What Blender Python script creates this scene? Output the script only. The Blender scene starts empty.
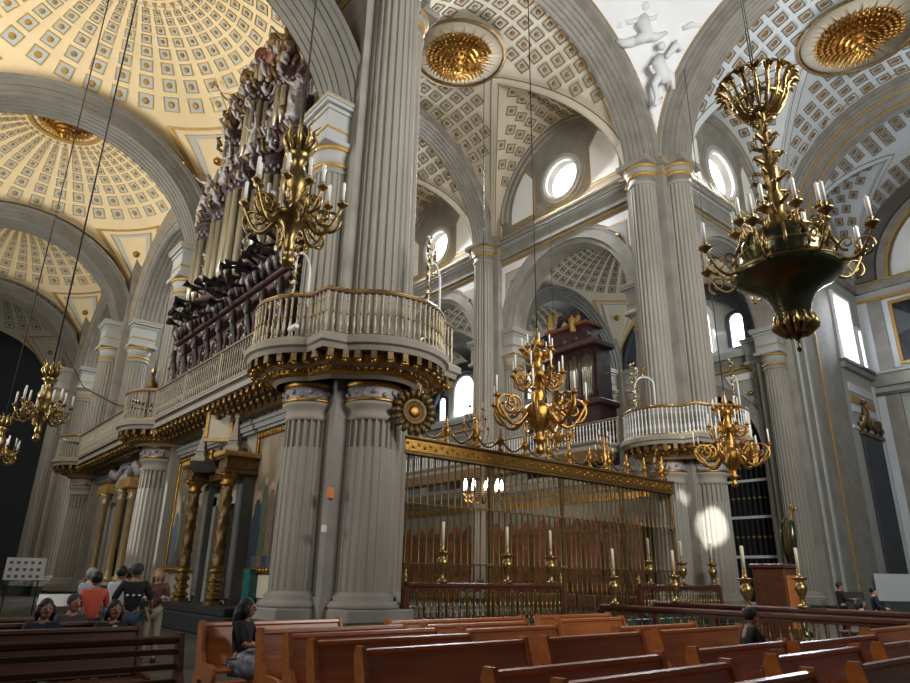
import bpy, math, random
from mathutils import Vector, Matrix
random.seed(7)
PI=math.pi
SC=bpy.context.scene; COL=SC.collection
def rad(a): return math.radians(a)
# ---------------------------------------------------------------- materials
MATS={}
def mat(name,col,rough=.7,metal=0.,var=.0,scale=4.,bump=0.,emit=0.,ecol=None,col2=None,spec=None,stretch=None,blocks=None,coat=0.):
    m=bpy.data.materials.new(name); m.use_nodes=True; nt=m.node_tree; b=nt.nodes['Principled BSDF']
    c=(*col,1); b.inputs['Base Color'].default_value=c
    b.inputs['Roughness'].default_value=rough; b.inputs['Metallic'].default_value=metal
    if spec is not None: b.inputs['Specular IOR Level'].default_value=spec
    if coat: b.inputs['Coat Weight'].default_value=coat; b.inputs['Coat Roughness'].default_value=.15
    if emit: b.inputs['Emission Color'].default_value=(*(ecol or col),1); b.inputs['Emission Strength'].default_value=emit
    src=None
    if var or col2:
        tc=nt.nodes.new('ShaderNodeTexCoord'); n=nt.nodes.new('ShaderNodeTexNoise'); n.inputs['Scale'].default_value=scale; n.inputs['Detail'].default_value=5
        mp=nt.nodes.new('ShaderNodeMapping'); nt.links.new(tc.outputs['Object'],mp.inputs[0]); nt.links.new(mp.outputs[0],n.inputs['Vector'])
        if stretch: mp.inputs['Scale'].default_value=stretch
        r=nt.nodes.new('ShaderNodeValToRGB'); nt.links.new(n.outputs[0],r.inputs[0])
        d=col2 or tuple(x*(1-var) for x in col)
        r.color_ramp.elements[0].position=.3; r.color_ramp.elements[0].color=(*d,1)
        r.color_ramp.elements[1].position=.7; r.color_ramp.elements[1].color=c
        src=r.outputs[0]
        if blocks:
            br=nt.nodes.new('ShaderNodeTexBrick'); br.inputs['Scale'].default_value=1
            br.inputs['Brick Width'].default_value=blocks[0]; br.inputs['Row Height'].default_value=blocks[1]; br.inputs['Mortar Size'].default_value=.012
            m2=nt.nodes.new('ShaderNodeMapping'); nt.links.new(tc.outputs['Object'],m2.inputs[0])
            m2.inputs['Rotation'].default_value=blocks[2] if len(blocks)>2 else (rad(90),0,rad(45))
            nt.links.new(m2.outputs[0],br.inputs['Vector'])
            nt.links.new(src,br.inputs['Color1']); nt.links.new(src,br.inputs['Color2'])
            br.inputs['Mortar'].default_value=(*[x*.55 for x in col],1); src=br.outputs[0]
        nt.links.new(src,b.inputs['Base Color'])
        if bump:
            bp=nt.nodes.new('ShaderNodeBump'); bp.inputs['Strength'].default_value=bump; bp.inputs['Distance'].default_value=.03
            n2=nt.nodes.new('ShaderNodeTexNoise'); n2.inputs['Scale'].default_value=scale*4; n2.inputs['Detail'].default_value=6
            nt.links.new(mp.outputs[0],n2.inputs['Vector']); nt.links.new(n2.outputs[0],bp.inputs['Height']); nt.links.new(bp.outputs[0],b.inputs['Normal'])
    MATS[name]=m; return m
STONE=mat('grey_stone',(.30,.282,.245),.75,var=.28,scale=1.3,bump=.25)
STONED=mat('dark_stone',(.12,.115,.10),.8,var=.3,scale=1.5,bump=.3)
STONEW=mat('warm_stone',(.34,.305,.245),.75,var=.22,scale=1.1,bump=.2)
FLUTE=mat('fluted_shaft_stone',(.32,.298,.25),.7,var=.25,scale=.9,bump=.25,stretch=(1,1,.35))  # plain grey-brown stone of the fluted shafts
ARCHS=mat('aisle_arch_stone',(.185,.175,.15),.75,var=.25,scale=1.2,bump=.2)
CASED=mat('blackened_carving',(.03,.022,.022),.5,var=.4,scale=6,bump=.4)
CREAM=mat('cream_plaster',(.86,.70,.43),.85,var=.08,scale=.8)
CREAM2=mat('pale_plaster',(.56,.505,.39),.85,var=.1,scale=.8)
WHITE=mat('white_plaster',(.84,.85,.86),.85,var=.06,scale=1.)
BLUEW=mat('cool_white_plaster',(.60,.64,.66),.85,var=.08,scale=1.)
PALEG=mat('pale_grey_plaster',(.42,.43,.41),.85,var=.12,scale=1.)
PANEL=mat('coffer_panel_grey',(.50,.53,.52),.85)
PANEL2=mat('coffer_panel_dim',(.40,.365,.285),.85)
FRAME=mat('coffer_frame_umber',(.16,.125,.07),.6)
FRAMEG=mat('coffer_frame_gilt',(.55,.40,.14),.5,metal=.3)
BOSS=mat('coffer_boss_brown',(.23,.135,.06),.5,metal=.2)
GOLD=mat('gilding',(.52,.28,.065),.28,metal=.9,var=.3,scale=14,bump=.3)
GOLDP=mat('gilt_band_paint',(.55,.34,.09),.5,metal=.25,var=.35,scale=9)
GOLDD=mat('dull_gilding',(.22,.135,.05),.45,metal=.6,var=.5,scale=10,bump=.4)
BRASS=mat('old_brass',(.40,.27,.10),.28,metal=.9,var=.35,scale=9,bump=.2)
BRONZE=mat('dark_bronze',(.13,.13,.075),.22,metal=.85,var=.4,scale=5,bump=.15)
BALB=mat('pale_gilt_baluster',(.50,.43,.29),.45,metal=.35,var=.25,scale=9)
BALD=mat('dim_ivory_baluster',(.40,.35,.26),.6,var=.25,scale=6)
RAILB=mat('brown_hand_rail',(.16,.10,.05),.4,metal=.3)
IRON=mat('dark_iron',(.03,.028,.025),.5,metal=.5)
BAR=mat('bronze_bar',(.22,.14,.055),.4,metal=.6,var=.5,scale=6)
SILV=mat('tin_pipe',(.50,.47,.37),.35,metal=.75,var=.3,scale=3,stretch=(1,1,.2))
WAX=mat('candle_wax',(.88,.88,.80),.5)
WAXY=mat('yellow_candle_wax',(.75,.68,.50),.5)
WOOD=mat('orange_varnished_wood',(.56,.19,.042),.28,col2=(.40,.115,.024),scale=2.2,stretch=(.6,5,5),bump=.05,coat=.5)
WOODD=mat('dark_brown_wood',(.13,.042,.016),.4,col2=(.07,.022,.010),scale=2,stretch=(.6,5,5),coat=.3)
CASE=mat('organ_case_mahogany',(.085,.036,.036),.5,var=.5,scale=5,bump=.5)
CASER=mat('organ_case_red',(.24,.07,.035),.45,var=.4,scale=4)
CASEP=mat('organ_panel_rose',(.36,.21,.19),.6,var=.25,scale=3)
ORN=mat('silvered_carving',(.47,.44,.44),.5,metal=.2,var=.5,scale=9,bump=.6)
STALL=mat('choir_stall_wood',(.25,.09,.03),.4,col2=(.09,.03,.012),scale=3,bump=.3)
MARB=mat('dark_green_marble',(.022,.03,.026),.25,col2=(.05,.07,.06),scale=3)
MARBR=mat('red_marble_rail',(.11,.030,.016),.3,col2=(.06,.017,.012),scale=4)
TEAL=mat('teal_marble',(.02,.14,.13),.3,var=.4,scale=4)
FLOOR=mat('floor_tile',(.085,.08,.072),.45,var=.35,scale=.9)
CLOTHW=mat('white_cloth',(.75,.75,.74),.9)
SKIN=mat('skin_brown',(.38,.19,.12),.6)
SKINL=mat('skin_light',(.55,.33,.24),.6)
HAIR=mat('black_hair',(.012,.010,.009),.6)
HAIRG=mat('grey_hair',(.35,.34,.33),.7)
DARKV=mat('black_stone_and_shade',(.012,.014,.016),.9)  # near-black: black pedestal stone, elsewhere unlit depth put into the colour
BLUED=mat('dark_slate_paint',(.06,.07,.09),.7,var=.3,scale=2)
GLASS=mat('bright_window_glass',(.9,.93,1.),.6,emit=5.,ecol=(.93,.96,1.))
GLASS2=mat('sunlit_window_glass',(.9,.93,1.),.6,emit=2.6,ecol=(.80,.86,1.))
SHAFT=mat('white_window_reveal',(.86,.85,.84),.8)
STUCCO=mat('stucco_relief',(.74,.75,.77),.8)
FLAME=mat('lamp_bulb',(1,.95,.85),.4,emit=22.,ecol=(1,.95,.85))
WHITEM=mat('white_painted_metal',(.75,.75,.73),.45)
ORANGE=mat('orange_card',(.7,.22,.05),.6)
def paint_mat(name,cols,scale=3.,seed=0):
    m=bpy.data.materials.new(name); m.use_nodes=True; nt=m.node_tree; b=nt.nodes['Principled BSDF']
    tc=nt.nodes.new('ShaderNodeTexCoord'); mp=nt.nodes.new('ShaderNodeMapping'); mp.inputs['Location'].default_value=(seed,seed*.7,0); mp.inputs['Scale'].default_value=(1,1,.6)
    n=nt.nodes.new('ShaderNodeTexNoise'); n.inputs['Scale'].default_value=scale; n.inputs['Detail'].default_value=3; n.inputs['Distortion'].default_value=1.5
    r=nt.nodes.new('ShaderNodeValToRGB'); nt.links.new(tc.outputs['Object'],mp.inputs[0]); nt.links.new(mp.outputs[0],n.inputs['Vector']); nt.links.new(n.outputs[0],r.inputs[0])
    el=r.color_ramp.elements
    for i,c in enumerate(cols):
        p=.3+.42*i/(len(cols)-1)
        e=el[i] if i<2 else el.new(p)
        e.position=p; e.color=(*c,1)
    nt.links.new(r.outputs[0],b.inputs['Base Color']); b.inputs['Roughness'].default_value=.35
    return m
# ---------------------------------------------------------------- mesh builder
class MB:
    def __init__(s): s.v=[];s.f=[];s.m=[];s.sm=[];s.mats=[]
    def mi(s,m):
        if m not in s.mats: s.mats.append(m)
        return s.mats.index(m)
    def add(s,vs,fs,m,smooth=False,M=None):
        o=len(s.v); k=s.mi(m)
        s.v.extend([tuple(M@Vector(v)) for v in vs] if M is not None else [tuple(v) for v in vs])
        for f in fs: s.f.append(tuple(i+o for i in f)); s.m.append(k); s.sm.append(smooth)
        return s
    def box(s,a,b,m,M=None):
        x0,y0,z0=a;x1,y1,z1=b
        v=[(x0,y0,z0),(x1,y0,z0),(x1,y1,z0),(x0,y1,z0),(x0,y0,z1),(x1,y0,z1),(x1,y1,z1),(x0,y1,z1)]
        return s.add(v,[(3,2,1,0),(4,5,6,7),(0,1,5,4),(1,2,6,5),(2,3,7,6),(3,0,4,7)],m,M=M)
    def bev(s,a,b,m,e=.01,M=None):
        x0,y0,z0=a;x1,y1,z1=b; pts=[]
        rings=[(z0,e),(z0+e,0),(z1-e,0),(z1,e)]
        for z,i in rings:
            xa,xb,ya,yb=x0+i,x1-i,y0+i,y1-i; c=e
            pts+= [(xa+c,ya,z),(xb-c,ya,z),(xb,ya+c,z),(xb,yb-c,z),(xb-c,yb,z),(xa+c,yb,z),(xa,yb-c,z),(xa,ya+c,z)]
        fs=[tuple(range(7,-1,-1)),tuple(range(24,32))]
        for k in range(3):
            for i in range(8): j=(i+1)%8; fs.append((k*8+i,k*8+j,k*8+8+j,k*8+8+i))
        return s.add(pts,fs,m,M=M)
    def lathe(s,prof,m,c=(0,0,0),n=20,a0=0,a1=2*PI,M=None,smooth=True,rf=None):
        full=abs(a1-a0-2*PI)<1e-6; k=n if full else n+1; vs=[]
        for (r,z) in prof:
            for i in range(k):
                a=a0+(a1-a0)*i/n; rr=r*(rf(a) if rf else 1)
                vs.append((c[0]+rr*math.cos(a),c[1]+rr*math.sin(a),c[2]+z))
        fs=[]
        for j in range(len(prof)-1):
            for i in range(n):
                i2=(i+1)%k; fs.append((j*k+i,j*k+i2,(j+1)*k+i2,(j+1)*k+i))
        if full:
            if prof[0][0]>1e-4: fs.append(tuple(range(k-1,-1,-1)))
            if prof[-1][0]>1e-4: fs.append(tuple((len(prof)-1)*k+i for i in range(k)))
        return s.add(vs,fs,m,smooth,M)
    def tube(s,pts,r,m,n=6,cap=True,M=None,smooth=True):
        P=[Vector(p) for p in pts]; K=len(P); rs=r if isinstance(r,(list,tuple)) else [r]*K; vs=[]
        up=None
        for i in range(K):
            t=(P[min(i+1,K-1)]-P[max(i-1,0)])
            if t.length<1e-9: t=Vector((0,0,1))
            t.normalize()
            if up is None:
                up=Vector((0,0,1)) if abs(t.z)<.9 else Vector((1,0,0))
            x=t.cross(up)
            if x.length<1e-6: x=t.orthogonal()
            x.normalize(); y=t.cross(x).normalized(); up=-y
            for j in range(n):
                a=2*PI*j/n; vs.append(P[i]+x*(rs[i]*math.cos(a))+y*(rs[i]*math.sin(a)))
        fs=[]
        for i in range(K-1):
            for j in range(n): k=(j+1)%n; fs.append((i*n+j,i*n+k,(i+1)*n+k,(i+1)*n+j))
        if cap: fs.append(tuple(range(n-1,-1,-1))); fs.append(tuple((K-1)*n+j for j in range(n)))
        return s.add(vs,fs,m,smooth,M)
    def ball(s,c,r,m,n=10,M=None,sc=(1,1,1)):
        prof=[]; h=max(4,n//2); vs=[]
        for j in range(h+1):
            t=-PI/2+PI*j/h; 
            for i in range(n):
                a=2*PI*i/n; vs.append((c[0]+r*sc[0]*math.cos(t)*math.cos(a),c[1]+r*sc[1]*math.cos(t)*math.sin(a),c[2]+r*sc[2]*math.sin(t)))
        fs=[(j*n+i,j*n+(i+1)%n,(j+1)*n+(i+1)%n,(j+1)*n+i) for j in range(h) for i in range(n)]
        return s.add(vs,fs,m,True,M)
    def prism(s,poly,z0,z1,m,M=None):   # poly list of (x,y) ccw
        n=len(poly); vs=[(x,y,z0) for x,y in poly]+[(x,y,z1) for x,y in poly]
        fs=[tuple(range(n-1,-1,-1)),tuple(range(n,2*n))]+[(i,(i+1)%n,n+(i+1)%n,n+i) for i in range(n)]
        return s.add(vs,fs,m,M=M)
    def quad(s,a,b,c,d,m,M=None): return s.add([a,b,c,d],[(0,1,2,3)],m,M=M)
    def sweep(s,frames,m,closed_prof=True,smooth=False):  # frames: list of lists of points
        n=len(frames[0]); vs=[p for f in frames for p in f]; fs=[]
        for i in range(len(frames)-1):
            for j in range(n if closed_prof else n-1):
                k=(j+1)%n; fs.append((i*n+j,i*n+k,(i+1)*n+k,(i+1)*n+j))
        if closed_prof: fs.append(tuple(range(n-1,-1,-1))); fs.append(tuple((len(frames)-1)*n+j for j in range(n)))
        return s.add(vs,fs,m,smooth)
    def build(s,name,parent=None,loc=None,rz=0):
        me=bpy.data.meshes.new(name); me.from_pydata(s.v,[],s.f)
        for m in s.mats: me.materials.append(m)
        me.polygons.foreach_set('material_index',s.m); me.polygons.foreach_set('use_smooth',s.sm); me.update()
        o=bpy.data.objects.new(name,me); COL.objects.link(o)
        if loc: o.location=loc
        if rz: o.rotation_euler[2]=rz
        if parent: o.parent=parent
        return o
def tag(o,label,cat,group=None,kind=None):
    o['label']=label; o['category']=cat
    if group: o['group']=group
    if kind: o['kind']=kind
    return o
def struct(o): o['kind']='structure'; return o
def thing(name,label,cat,loc=(0,0,0),rz=0,group=None):
    o=bpy.data.objects.new(name,None); COL.objects.link(o); o.location=loc; o.rotation_euler=(0,0,rz); o.empty_display_size=.2
    return tag(o,label,cat,group)
def dup(root,loc,rz=0,label=None,group=None,scale=None):
    r=root.copy(); COL.objects.link(r); r.location=loc; r.rotation_euler=(0,0,rz)
    if label: r['label']=label
    if group: r['group']=group
    if scale: r.scale=(scale,)*3
    for ch in list(root.children):
        c=ch.copy(); COL.objects.link(c); c.parent=r
        for g in list(ch.children):
            d=g.copy(); COL.objects.link(d); d.parent=c
    return r
def V(*a): return Vector(a)
# ---------------------------------------------------------------- layout
SX,BX,OX,OS=9.1,25.4,36.7,-3.85          # nave south line, nave north line, outer north, outer south
YS=[15.3,27.5,39.7,51.9]; YN=[15.3,26.4,37.5,48.6]
C=1.15
ZG=20.3; ZA=14.8; ZLOW=7.0
# ---------------------------------------------------------------- architecture helpers
def flute_ring(cx,cy,r,z,n,d=.93):
    out=[]
    for i in range(n):
        a=2*PI*i/n; s=2*PI/n
        for da,k in ((0,1),(.28*s,1),(.42*s,d),(.64*s,d-.015),(.86*s,d)):
            out.append((cx+r*k*math.cos(a+da),cy+r*k*math.sin(a+da),z))
    return out
def fluted(mb,cx,cy,z0,z1,r0,r1,m=FLUTE,n=22,d=.93):
    K=4; fr=[]
    for k in range(K+1):
        t=k/K; fr.append(flute_ring(cx,cy,r0+(r1-r0)*t**1.4,z0+(z1-z0)*t,n,d))
    mb.sweep(fr,m); return mb
def cap_profile(r,z,giant=False):
    # returns list of (profile, material)
    if giant:
        return [([(r,z-.25),(r*1.1,z-.22),(r*1.1,z-.1),(r,z-.06),(r,z+.2)],FLUTE),
                ([(r,z+.2),(r*1.14,z+.24),(r*1.16,z+.32),(r*1.04,z+.38)],GOLDP),
                ([(r*1.04,z+.38),(r*1.12,z+.46),(r*1.3,z+.6)],FLUTE),
                ([(r*1.3,z+.6),(r*1.36,z+.64),(r*1.36,z+.72),(r*1.2,z+.74)],GOLDP)]
    return [([(r,z-.2),(r*1.07,z-.17),(r*1.07,z-.1),(r,z-.07),(r,z+.12)],FLUTE),
            ([(r,z),(r*1.09,z+.03),(r*1.1,z+.1),(r,z+.13)],GOLDP),
            ([(r,z+.13),(r,z+.38),(r*1.15,z+.5)],PALEG),
            ([(r*1.15,z+.5),(r*1.28,z+.54),(r*1.28,z+.62),(r*1.1,z+.64)],GOLDP)]
DIR={'S':(-1,0),'N':(1,0),'E':(0,-1),'W':(0,1)}
def column_base(mb,x,y,r,m=STONE):
    mb.bev((x-r*1.42,y-r*1.42,0),(x+r*1.42,y+r*1.42,.58),MARB,.02)
    mb.bev((x-r*1.36,y-r*1.36,.58),(x+r*1.36,y+r*1.36,.86),m,.03)
    mb.lathe([(r*1.34,.86),(r*1.36,.93),(r*1.26,1.0),(r*1.12,1.04),(r*1.16,1.11),(r*1.05,1.17),(r,1.22)],m,(x,y,0),24)
def outline_full(d):
    R1,R2=1.75+d,1.88+d; P=[]
    for i in range(13): a=rad(125+110*i/12); P.append((-1.15+R1*math.cos(a),R1*math.sin(a)))
    k=1.08+.9*d; P.append((-1.05-k,-1.05-k))
    for i in range(15): a=rad(216+110*i/14); P.append((R2*math.cos(a),-1.15+R2*math.sin(a)))
    P.append((1.0+k,-1.0-k)); P.append((1.0+k,-.2)); return P
def outline_S(d):
    R1=1.68+d; P=[(-.9,1.45+d*.5)]
    for i in range(15): a=rad(118+124*i/14); P.append((-1.15+R1*math.cos(a),R1*math.sin(a)))
    P.append((-.9,-1.45-d*.5)); return P
def path_pts(P,step,trim=0):
    out=[];acc=step*.5
    for a,b in zip(P[:-1],P[1:]):
        L=math.dist(a,b)
        while acc<=L:
            t=acc/L; out.append((a[0]+(b[0]-a[0])*t,a[1]+(b[1]-a[1])*t,math.atan2(b[1]-a[1],b[0]-a[0]))); acc+=step
        acc-=L
    return out
def baluster_mesh(name,h,r,m,m2):
    mb=MB(); z=lambda t:t*h
    mb.lathe([(r*.9,0),(r*.9,z(.04)),(r*.45,z(.07)),(r*.55,z(.15)),(r,z(.24)),(r*.8,z(.33)),(r*.45,z(.42)),(r*.7,z(.47)),(r*.7,z(.50)),(r*.45,z(.53)),(r*.5,z(.75)),(r*.8,z(.80)),(r*.5,z(.85)),(r*.5,z(.94)),(r*.9,z(.97)),(r*.9,h)],m,n=6)
    if m2: mb.lathe([(r*.75,z(.46)),(r*.95,z(.485)),(r*.75,z(.51))],m2,n=6); mb.lathe([(r*.6,z(.78)),(r*.95,z(.80)),(r*.6,z(.82))],m2,n=6)
    o=mb.build(name); return o
def place(proto,pts,parent,z,name=None):
    for i,p in enumerate(pts):
        o=proto.copy(); COL.objects.link(o); o.parent=parent; o.location=(p[0],p[1],z)
        if len(p)>2: o.rotation_euler[2]=p[2]
        if name: o.name=name
BAL_G=baluster_mesh('baluster',1.03,.045,BALB,GOLD)
BAL_W=baluster_mesh('baluster',1.03,.042,BALD,None); BAL_N=baluster_mesh('baluster',1.03,.045,WHITEM,None)
BAL_D=baluster_mesh('baluster',.95,.042,BRASS,None)
PROTOS=[BAL_G,BAL_W,BAL_D,BAL_N]
def balcony(cx,cy,outl,label,balproto):
    t=thing('pier_balcony',label,'balcony',(cx,cy,0),group='balconies ringing the piers')
    s=MB(); lay=[(-.82,6.12,STONEW),(-.72,6.2,GOLD),(-.62,6.26,GOLD),(-.58,6.34,STONEW),(-.42,6.38,GOLD),(-.34,6.46,GOLD),(-.32,6.6,GOLDD),(-.06,6.62,STONEW),(-.02,6.74,STONEW),(.06,6.78,STONEW),(.06,6.94,STONEW),(.0,7.0,STONEW)]
    for (d0,z0,m),(d1,z1,_) in zip(lay[:-1],lay[1:]):
        A=outl(d0);B=outl(d1); n=len(A)
        vs=[(x,y,z0) for x,y in A]+[(x,y,z1) for x,y in B]
        s.add(vs,[(i,(i+1)%n,n+(i+1)%n,n+i) for i in range(n)],m)
    A=outl(0); s.add([(x,y,7.0) for x,y in A],[tuple(range(len(A)))],STONEW)
    s.build('floor_slab',t)
    b=MB()
    for x,y,a in path_pts(outl(-.2),.36):
        M=Matrix.Translation((x,y,6.5))@Matrix.Rotation(a,4,'Z'); b.box((-.07,-.14,-.08),(.07,.14,.11),GOLDD,M); b.ball((0,0,-.10),.085,GOLD,6,M)
    for x,y,a in path_pts(outl(-.5),.17):
        b.ball((x,y,6.30),.055,GOLD,5)
    b.build('gilded_bracket_frieze',t)
    P=outl(-.12)
    r=MB(); r.tube([(x,y,8.12) for x,y in P],.06,RAILB,6); r.tube([(x,y,8.17) for x,y in P],.04,GOLD,6); r.tube([(x,y,7.03) for x,y in P],.035,BRASS,6)
    r.build('hand_rail',t)
    place(balproto,path_pts(P,.17),t,7.04)
    return t
def pier(cx,cy,faces,label,lower=(),half=1.0,rg=.66,rup=None,basic=False,name='stone_pier'):
    t=thing(name,label,'pier',(cx,cy,0),group=None)
    anyg='g' in faces.values(); top=ZG if anyg else ZA
    c=MB(); c.box((-half,-half,.58),(half,half,top),STONE); c.box((-half-.08,-half-.08,0),(half+.08,half+.08,.58),MARB); c.box((-half-.06,-half-.06,.58),(half+.06,half+.06,1.1),STONE)
    if anyg:
        for z0,z1,e,m in ((19.55,19.68,.06,GOLDP),(19.68,20.0,.04,STONE),(20.0,20.3,.25,STONE),(20.24,20.3,.28,GOLDP)): c.box((-half-e,-half-e,z0),(half+e,half+e,z1),m)
    c.build('core',t)
    for f,k in faces.items():
        dx,dy=DIR[f]; x,y=dx*C*half,dy*C*half
        r=rg if k=='g' else .62; r1=r*.93 if k=='g' else .56
        b=MB(); column_base(b,x,y,r); b.build('column_base',t)
        zt=ZG-1.0 if k=='g' else 12.65
        m=MB()
        if f in lower:
            fluted(m,x,y,1.2,4.55,r,r*.97,n=22,d=.965); fluted(m,x,y,4.55,5.25,r*.97,r*.965,n=22,d=.88)
            m.build('lower_half_column',t)
            m=MB(); rr=r*.97
            m.lathe([(rr,5.22),(rr*1.04,5.27),(rr*1.04,5.33),(rr,5.36),(rr,5.42),(rr*1.02,5.5),(rr*1.16,5.58),(rr*1.2,5.66)],STONEW,(x,y,0),28)
            m.lathe([(rr*1.2,5.66),(rr*1.23,5.69),(rr*1.23,5.74),(rr*1.12,5.76)],GOLD,(x,y,0),28)
            m.lathe([(rr*1.14,5.74),(rr*1.12,5.80),(rr*1.16,6.0),(rr*1.14,6.04)],ORN,(x,y,0),28)
            for i in range(18):
                a=2*PI*i/18; m.ball((x+rr*1.16*math.cos(a),y+rr*1.16*math.sin(a),5.88+.04*(-1)**i),.07,ORN,5)
            m.lathe([(rr*1.14,6.04),(rr*1.2,6.07),(rr*1.2,6.12),(rr*1.26,6.2)],GOLD,(x,y,0),28)
            m.build('lower_capital',t)
            m=MB(); ru=(rup or r) if k=='g' else .60
            fluted(m,x,y,7.0,zt-.2,ru,ru*.93 if k=='g' else .55); r1=ru*.93 if k=='g' else .55
        else: fluted(m,x,y,1.2,zt-.2,r,r1)
        m.build('half_column',t)
        m=MB()
        if k=='g':
            for pr,mt in cap_profile(r1,zt,True): m.lathe(pr,mt,(x,y,0),28)
            e=r1*1.42; m.bev((x-e,y-e,zt+.73),(x+e,y+e,zt+1.0),STONE,.04)
        else:
            for pr,mt in cap_profile(r1,zt): m.lathe(pr,mt,(x,y,0),28)
            e=r1*1.32; m.bev((x-e,y-e,zt+.63),(x+e,y+e,zt+.80),PALEG,.03)
            e=r1*1.1; m.box((x-e,y-e,zt+.80),(x+e,y+e,zt+1.75),PALEG); m.box((x-e-.03,y-e-.03,zt+1.12),(x+e+.03,y+e+.03,zt+1.18),GOLDP)
            for q,e2 in ((1.75,1.2),(1.9,1.38),(2.02,1.46)):
                e=r1*e2; m.box((x-e,y-e,zt+q),(x+e,y+e,zt+q+.13),PALEG)
            m.box((x-e-.01,y-e-.01,zt+2.08),(x+e+.01,y+e+.01,zt+2.12),GOLDP)
        m.build('capital',t)
    return t
def arch_frames(axis,cx,pl,zc,zs,prof,n=40):
    fr=[]; rmin=min(p[0] for p in prof)
    a0=math.asin(max(0,min(.95,(zs-zc)/rmin))) if zs>zc else 0
    def put(s,z,d): return (s,pl+d,z) if axis=='X' else (pl+d,s,z)
    if zs<zc: fr.append([put(cx+r,zs,d) for r,d in prof])
    for i in range(n+1):
        a=a0+(PI-2*a0)*i/n; fr.append([put(cx+r*math.cos(a),zc+r*math.sin(a),d) for r,d in prof])
    if zs<zc: fr.append([put(cx-r,zs,d) for r,d in prof])
    return fr
def arch_ring(mb,axis,cx,pl,zc,zs,r0,r1,h,m=STONE,gold=True,ms=None):
    w=r1-r0; q=.026
    prof=[(r0,-h*.85)]
    ns=5
    for i in range(ns):
        a=-h*.85+h*1.7*i/ns; b=a+h*1.7/ns
        prof+=[(r0,a+.001),(r0,a+(b-a)*.6),(r0+q,a+(b-a)*.62),(r0+q,b-.002)]
    prof+=[(r0,h*.85),(r0+.22*w,h*.85),(r0+.22*w,h*.92),(r0+.5*w,h*.92),(r0+.5*w,h),(r0+.78*w,h),(r0+.82*w,h+.06),(r1,h+.10),(r1,-h-.10),(r0+.82*w,-h-.06),(r0+.78*w,-h),(r0+.5*w,-h),(r0+.5*w,-h*.92),(r0+.22*w,-h*.92),(r0+.22*w,-h*.85)]
    mb.sweep(arch_frames(axis,cx,pl,zc,zs,prof),m)
    if gold:
        for s in (-1,1):
            p=[(r1-.02,s*(h+.08)),(r1+.07,s*(h+.08)),(r1+.07,s*(h+.13)),(r1-.02,s*(h+.13))]
            mb.sweep(arch_frames(axis,cx,pl,zc,zs,p if s>0 else p[::-1]),GOLDP)
def wall_arch(mb,axis,pl,th,s0,s1,z0,ztop,cx,zc,r,m,n=24,zs=None):
    zt=ztop if callable(ztop) else (lambda s:ztop)
    a0=math.asin((zs-zc)/r) if (zs and zs>zc) else 0
    S=[s0]+[cx-r*math.cos(a0+(PI-2*a0)*i/n) for i in range(n+1)]+[s1]
    Zb=[z0]+[max(z0,zc+r*math.sin(a0+(PI-2*a0)*i/n)) for i in range(n+1)]+[z0]
    if zs: Zb[1]=Zb[-2]=zs
    def put(s,d,z): return (s,pl+d,z) if axis=='X' else (pl+d,s,z)
    for i in range(len(S)-1):
        a,b=S[i],S[i+1]; za,zb=Zb[i],Zb[i+1]; 
        if b-a<1e-5: continue
        ta,tb=max(zt(a),za+.01),max(zt(b),zb+.01)
        if i==0: zb=z0
        if i==len(S)-2: za=z0
        v=[put(a,-th/2,za),put(b,-th/2,zb),put(b,th/2,zb),put(a,th/2,za),put(a,-th/2,ta),put(b,-th/2,tb),put(b,th/2,tb),put(a,th/2,ta)]
        mb.add(v,[(3,2,1,0),(4,5,6,7),(0,1,5,4),(1,2,6,5),(2,3,7,6),(3,0,4,7)],m)
def coffer(mb,P,U,W,su,sv,fm=FRAME,pm=PANEL,oct=False,bs=.28,depth=.05):
    N=U.cross(W).normalized(); u=U.normalized()*su/2; w=W.normalized()*sv/2; e=N*depth
    def P4(k,h): return [P-u*k-w*k+N*h,P+u*k-w*k+N*h,P+u*k+w*k+N*h,P-u*k+w*k+N*h]
    o=P4(1,.0); a=P4(1,depth); b=P4(.86,depth); c=P4(.86,.012)
    mb.add(o+a+b+c,[(i,(i+1)%4,4+(i+1)%4,4+i) for i in range(4)]+[(4+i,4+(i+1)%4,8+(i+1)%4,8+i) for i in range(4)]+[(8+i,8+(i+1)%4,12+(i+1)%4,12+i) for i in range(4)],fm)
    mb.add(c,[(0,1,2,3)],pm)
    k=.36 if oct else .32; pts=[]
    for i in range(8):
        an=PI/8+i*PI/4; pts.append(P+u*(k*1.5*math.cos(an))*(1.3 if oct else 1)+w*(k*1.5*math.sin(an))+N*.02)
    top=[P+(q-P-N*.02)*.55+N*(.075) for q in pts]
    mb.add(pts+top,[(i,(i+1)%8,8+(i+1)%8,8+i) for i in range(8)]+[tuple(range(8,16))],BOSS if (oct or fm is FRAME) else GOLDP)
def tri_panel(mb,P2,put,scales=((1,GOLDP,.02),(.9,WHITE,.035),(.62,GOLDP,.045),(.56,PALEG,.055)),boss=.16):
    cx=sum(p[0] for p in P2)/len(P2); cz=sum(p[1] for p in P2)/len(P2)
    for k,m,d in scales:
        q=[(cx+(x-cx)*k,cz+(z-cz)*k) for x,z in P2]
        mb.add([put(x,z,0) for x,z in q]+[put(x,z,d) for x,z in q],[tuple(range(len(q),2*len(q)))]+[(i,(i+1)%len(q),len(q)+(i+1)%len(q),len(q)+i) for i in range(len(q))],m)
    if boss: mb.ball(put(cx,cz,.08),boss,GOLD,8)
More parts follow.
